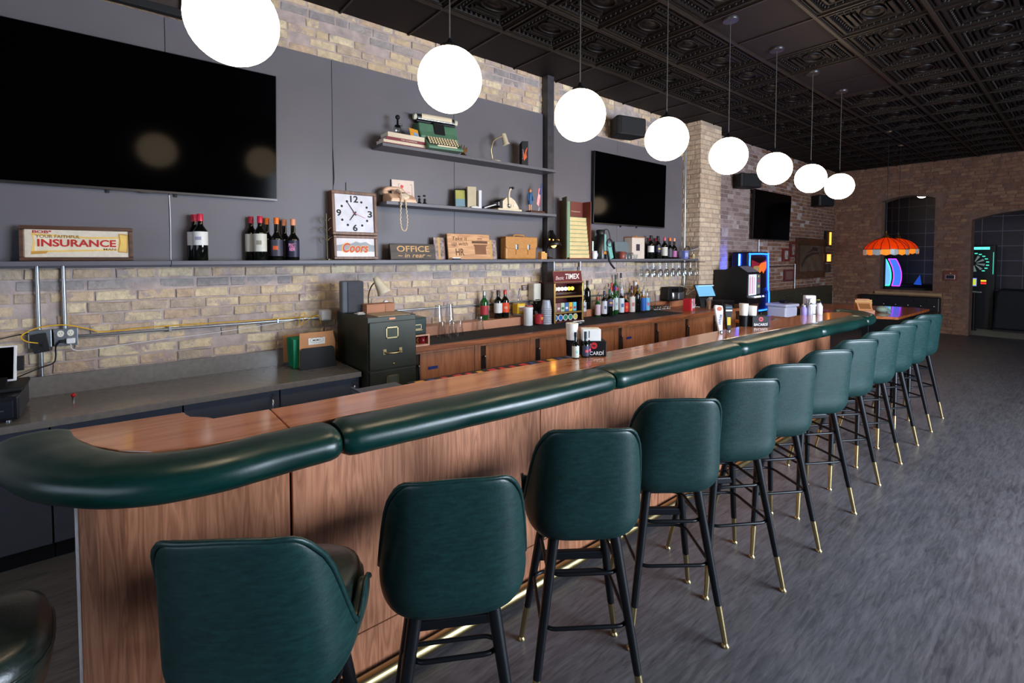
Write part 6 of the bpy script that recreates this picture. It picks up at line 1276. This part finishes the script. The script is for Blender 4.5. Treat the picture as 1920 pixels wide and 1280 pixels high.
# ------------------------------------------------------------------ games room seen through the openings
def neon(label, x, m1, m2, y=15.3):
    t = T('neon_arch', label, 'neon light', (x, y, .92)); pts = [(.0+.13*(1-((i/10)-.35)**2*2.2)-.10, 0, .68*i/10) for i in range(11)]
    O('panel', MB().prism_y([(p[0]-.075, p[2]) for p in pts]+[(p[0]+.075, p[2]) for p in pts[::-1]], .0, .03), m2, t)
    for s_ in (-1, 1): O('edge_tube', MB().tube([(p[0]+s_*.08, -.012, p[2]) for p in pts], .010, 6), m1, t)
    O('end_tube', MB().tube([(pts[0][0]-.08, -.012, 0), (pts[0][0]+.08, -.012, 0)], .010, 6), m1, t); O('end_tube', MB().tube([(pts[-1][0]-.08, -.012, .68), (pts[-1][0]+.08, -.012, .68)], .010, 6), m1, t)
    O('support', MB().bx(-.04, .06, .031, .10, -.92, .0), M['mattblack'], t)
blu2 = emit('arcade_blue', (60, 110, 230), 1.2)
neon('curved arcade light with green and blue edges behind the far window', .72, emit('neon_green', (30, 230, 150), 2.5), emit('arcade_panel', (110, 170, 240), 1.1)); neon('curved arcade light with violet edges behind the far window', .93, emit('neon_violet', (190, 50, 255), 2.5), blu2)
t = T('arcade_table', 'dark arcade table with a blue triangle light behind the far window', 'game machine', (1.35, 15.95, 0)); O('cabinet', MB().bx(-.45, .45, -.4, .4, .55, .95), M['mattblack'], t, .02); O('leg', MB().bx(-.4, -.32, -.35, -.27, 0, .55), M['mattblack'], t); O('leg', MB().bx(.32, .4, -.35, -.27, 0, .55), M['mattblack'], t); O('blue_light', MB().prism_y([(-.14, .96), (.02, .94), (-.02, 1.20)], -.3, -.28), emit('triangle_blue', (30, 80, 190), .8), t)
t = T('dart_machine', 'dart machine with a lit board and colour screen beyond the doorway', 'dart machine', (2.42, 15.4, 0)); O('cabinet', MB().bx(-.36, .27, 0, .35, .0, 1.92), mat('dart_black', (12, 13, 16), .4), t, .01)
O('marquee', MB().bx(-.3, .18, -.012, 0, 1.82, 1.88), emit('marquee_teal', (90, 230, 210), 1.6), t); O('board_field', MB().bx(-.34, .25, -.006, 0, 1.22, 1.78), mat('dart_teal', (14, 30, 34), .4), t)
tl = emit('dart_teal_glow', (80, 220, 190), 1.0); gl2 = emit('dart_grey_glow', (120, 136, 130), .5)
for k in range(20):
    a0, a1 = 2*pi*k/20+.03, 2*pi*(k+1)/20-.03; o = O('board_segment', MB().prism_y([(-.08+r*cos(a), 1.5+r*sin(a)) for r, a in [(.05, a0), (.19, a0), (.19, a1), (.05, a1)]], -.012, -.006), gl2 if k % 2 else mat('dart_dark', (20, 26, 28), .4) if 'dart_dark' not in bpy.data.materials else bpy.data.materials['dart_dark'], t)
    if k in (0, 1, 2, 3, 4, 17, 18, 19): am = (a0+a1)/2; O('number_light', MB().bx(-.08+.235*cos(am)-.025, -.08+.235*cos(am)+.025, -.012, -.006, 1.5+.235*sin(am)-.012, 1.5+.235*sin(am)+.012), tl, t)
O('side_light', MB().bx(.24, .25, -.012, -.006, 1.26, 1.76), tl, t); O('score_screen', MB().bx(-.34, -.02, -.012, 0, .98, 1.16), emit('score_blue', (130, 140, 225), 1.1), t); O('score_patch', MB().bx(-.16, -.03, -.014, -.012, 1.0, 1.14), emit('score_yellow', (190, 206, 70), 1.0), t)
O('yellow_button', MB().bx(.05, .14, -.012, 0, 1.09, 1.12), emit('btn_yellow', (255, 190, 40), 1.8), t); O('red_button', MB().bx(.05, .14, -.012, 0, 1.03, 1.07), emit('btn_red', (255, 40, 30), 1.8), t)
t = T('draped_machine', 'low machine under a black cover right of the dart machine', 'covered machine', (2.98, 15.45, 0)); O('cover', MB().prism_y([(-.28, .04), (.32, .04), (.30, .75), (.22, .93), (-.20, .93), (-.25, .8)], -.3, .3), mat('black_cover', (18, 20, 28), .7, bump=.3, bscale=12), t, .05, 3); O('hem', MB().bx(-.27, .31, -.29, .29, 0, .04), M['mattblack'], t)
t = T('cue_stand', 'thin dark post standing before the dart machine', 'stand', (2.42, 14.95, 0)); O('post', MB().tube([(0, 0, .02), (0, 0, .85)], .03, 10), M['mattblack'], t); O('foot', MB().lathe([(.06, 0), (.05, .03)], 14), M['mattblack'], t); O('ledge', MB().bx(-.1, .12, -.06, .06, .85, .88), M['galv'], t, .004)
t = T('games_room_light', 'glowing half globe light on the games room ceiling, seen at the arch top', 'ceiling light', (1.41, 15.2, 3.14)); mb = MB(); mb.ball((0, 0, 0), .10, 20, (1, 1, .55)); O('diffuser', mb, emit('dome_glow', (255, 232, 196), 45.), t); O('rim', MB().lathe([(.11, .0), (.11, .03)], 24), M['mattblack'], t); O('rod', MB().tube([(0, 0, .03), (0, 0, HC-.1-3.14)], .015, 8), M['mattblack'], t)
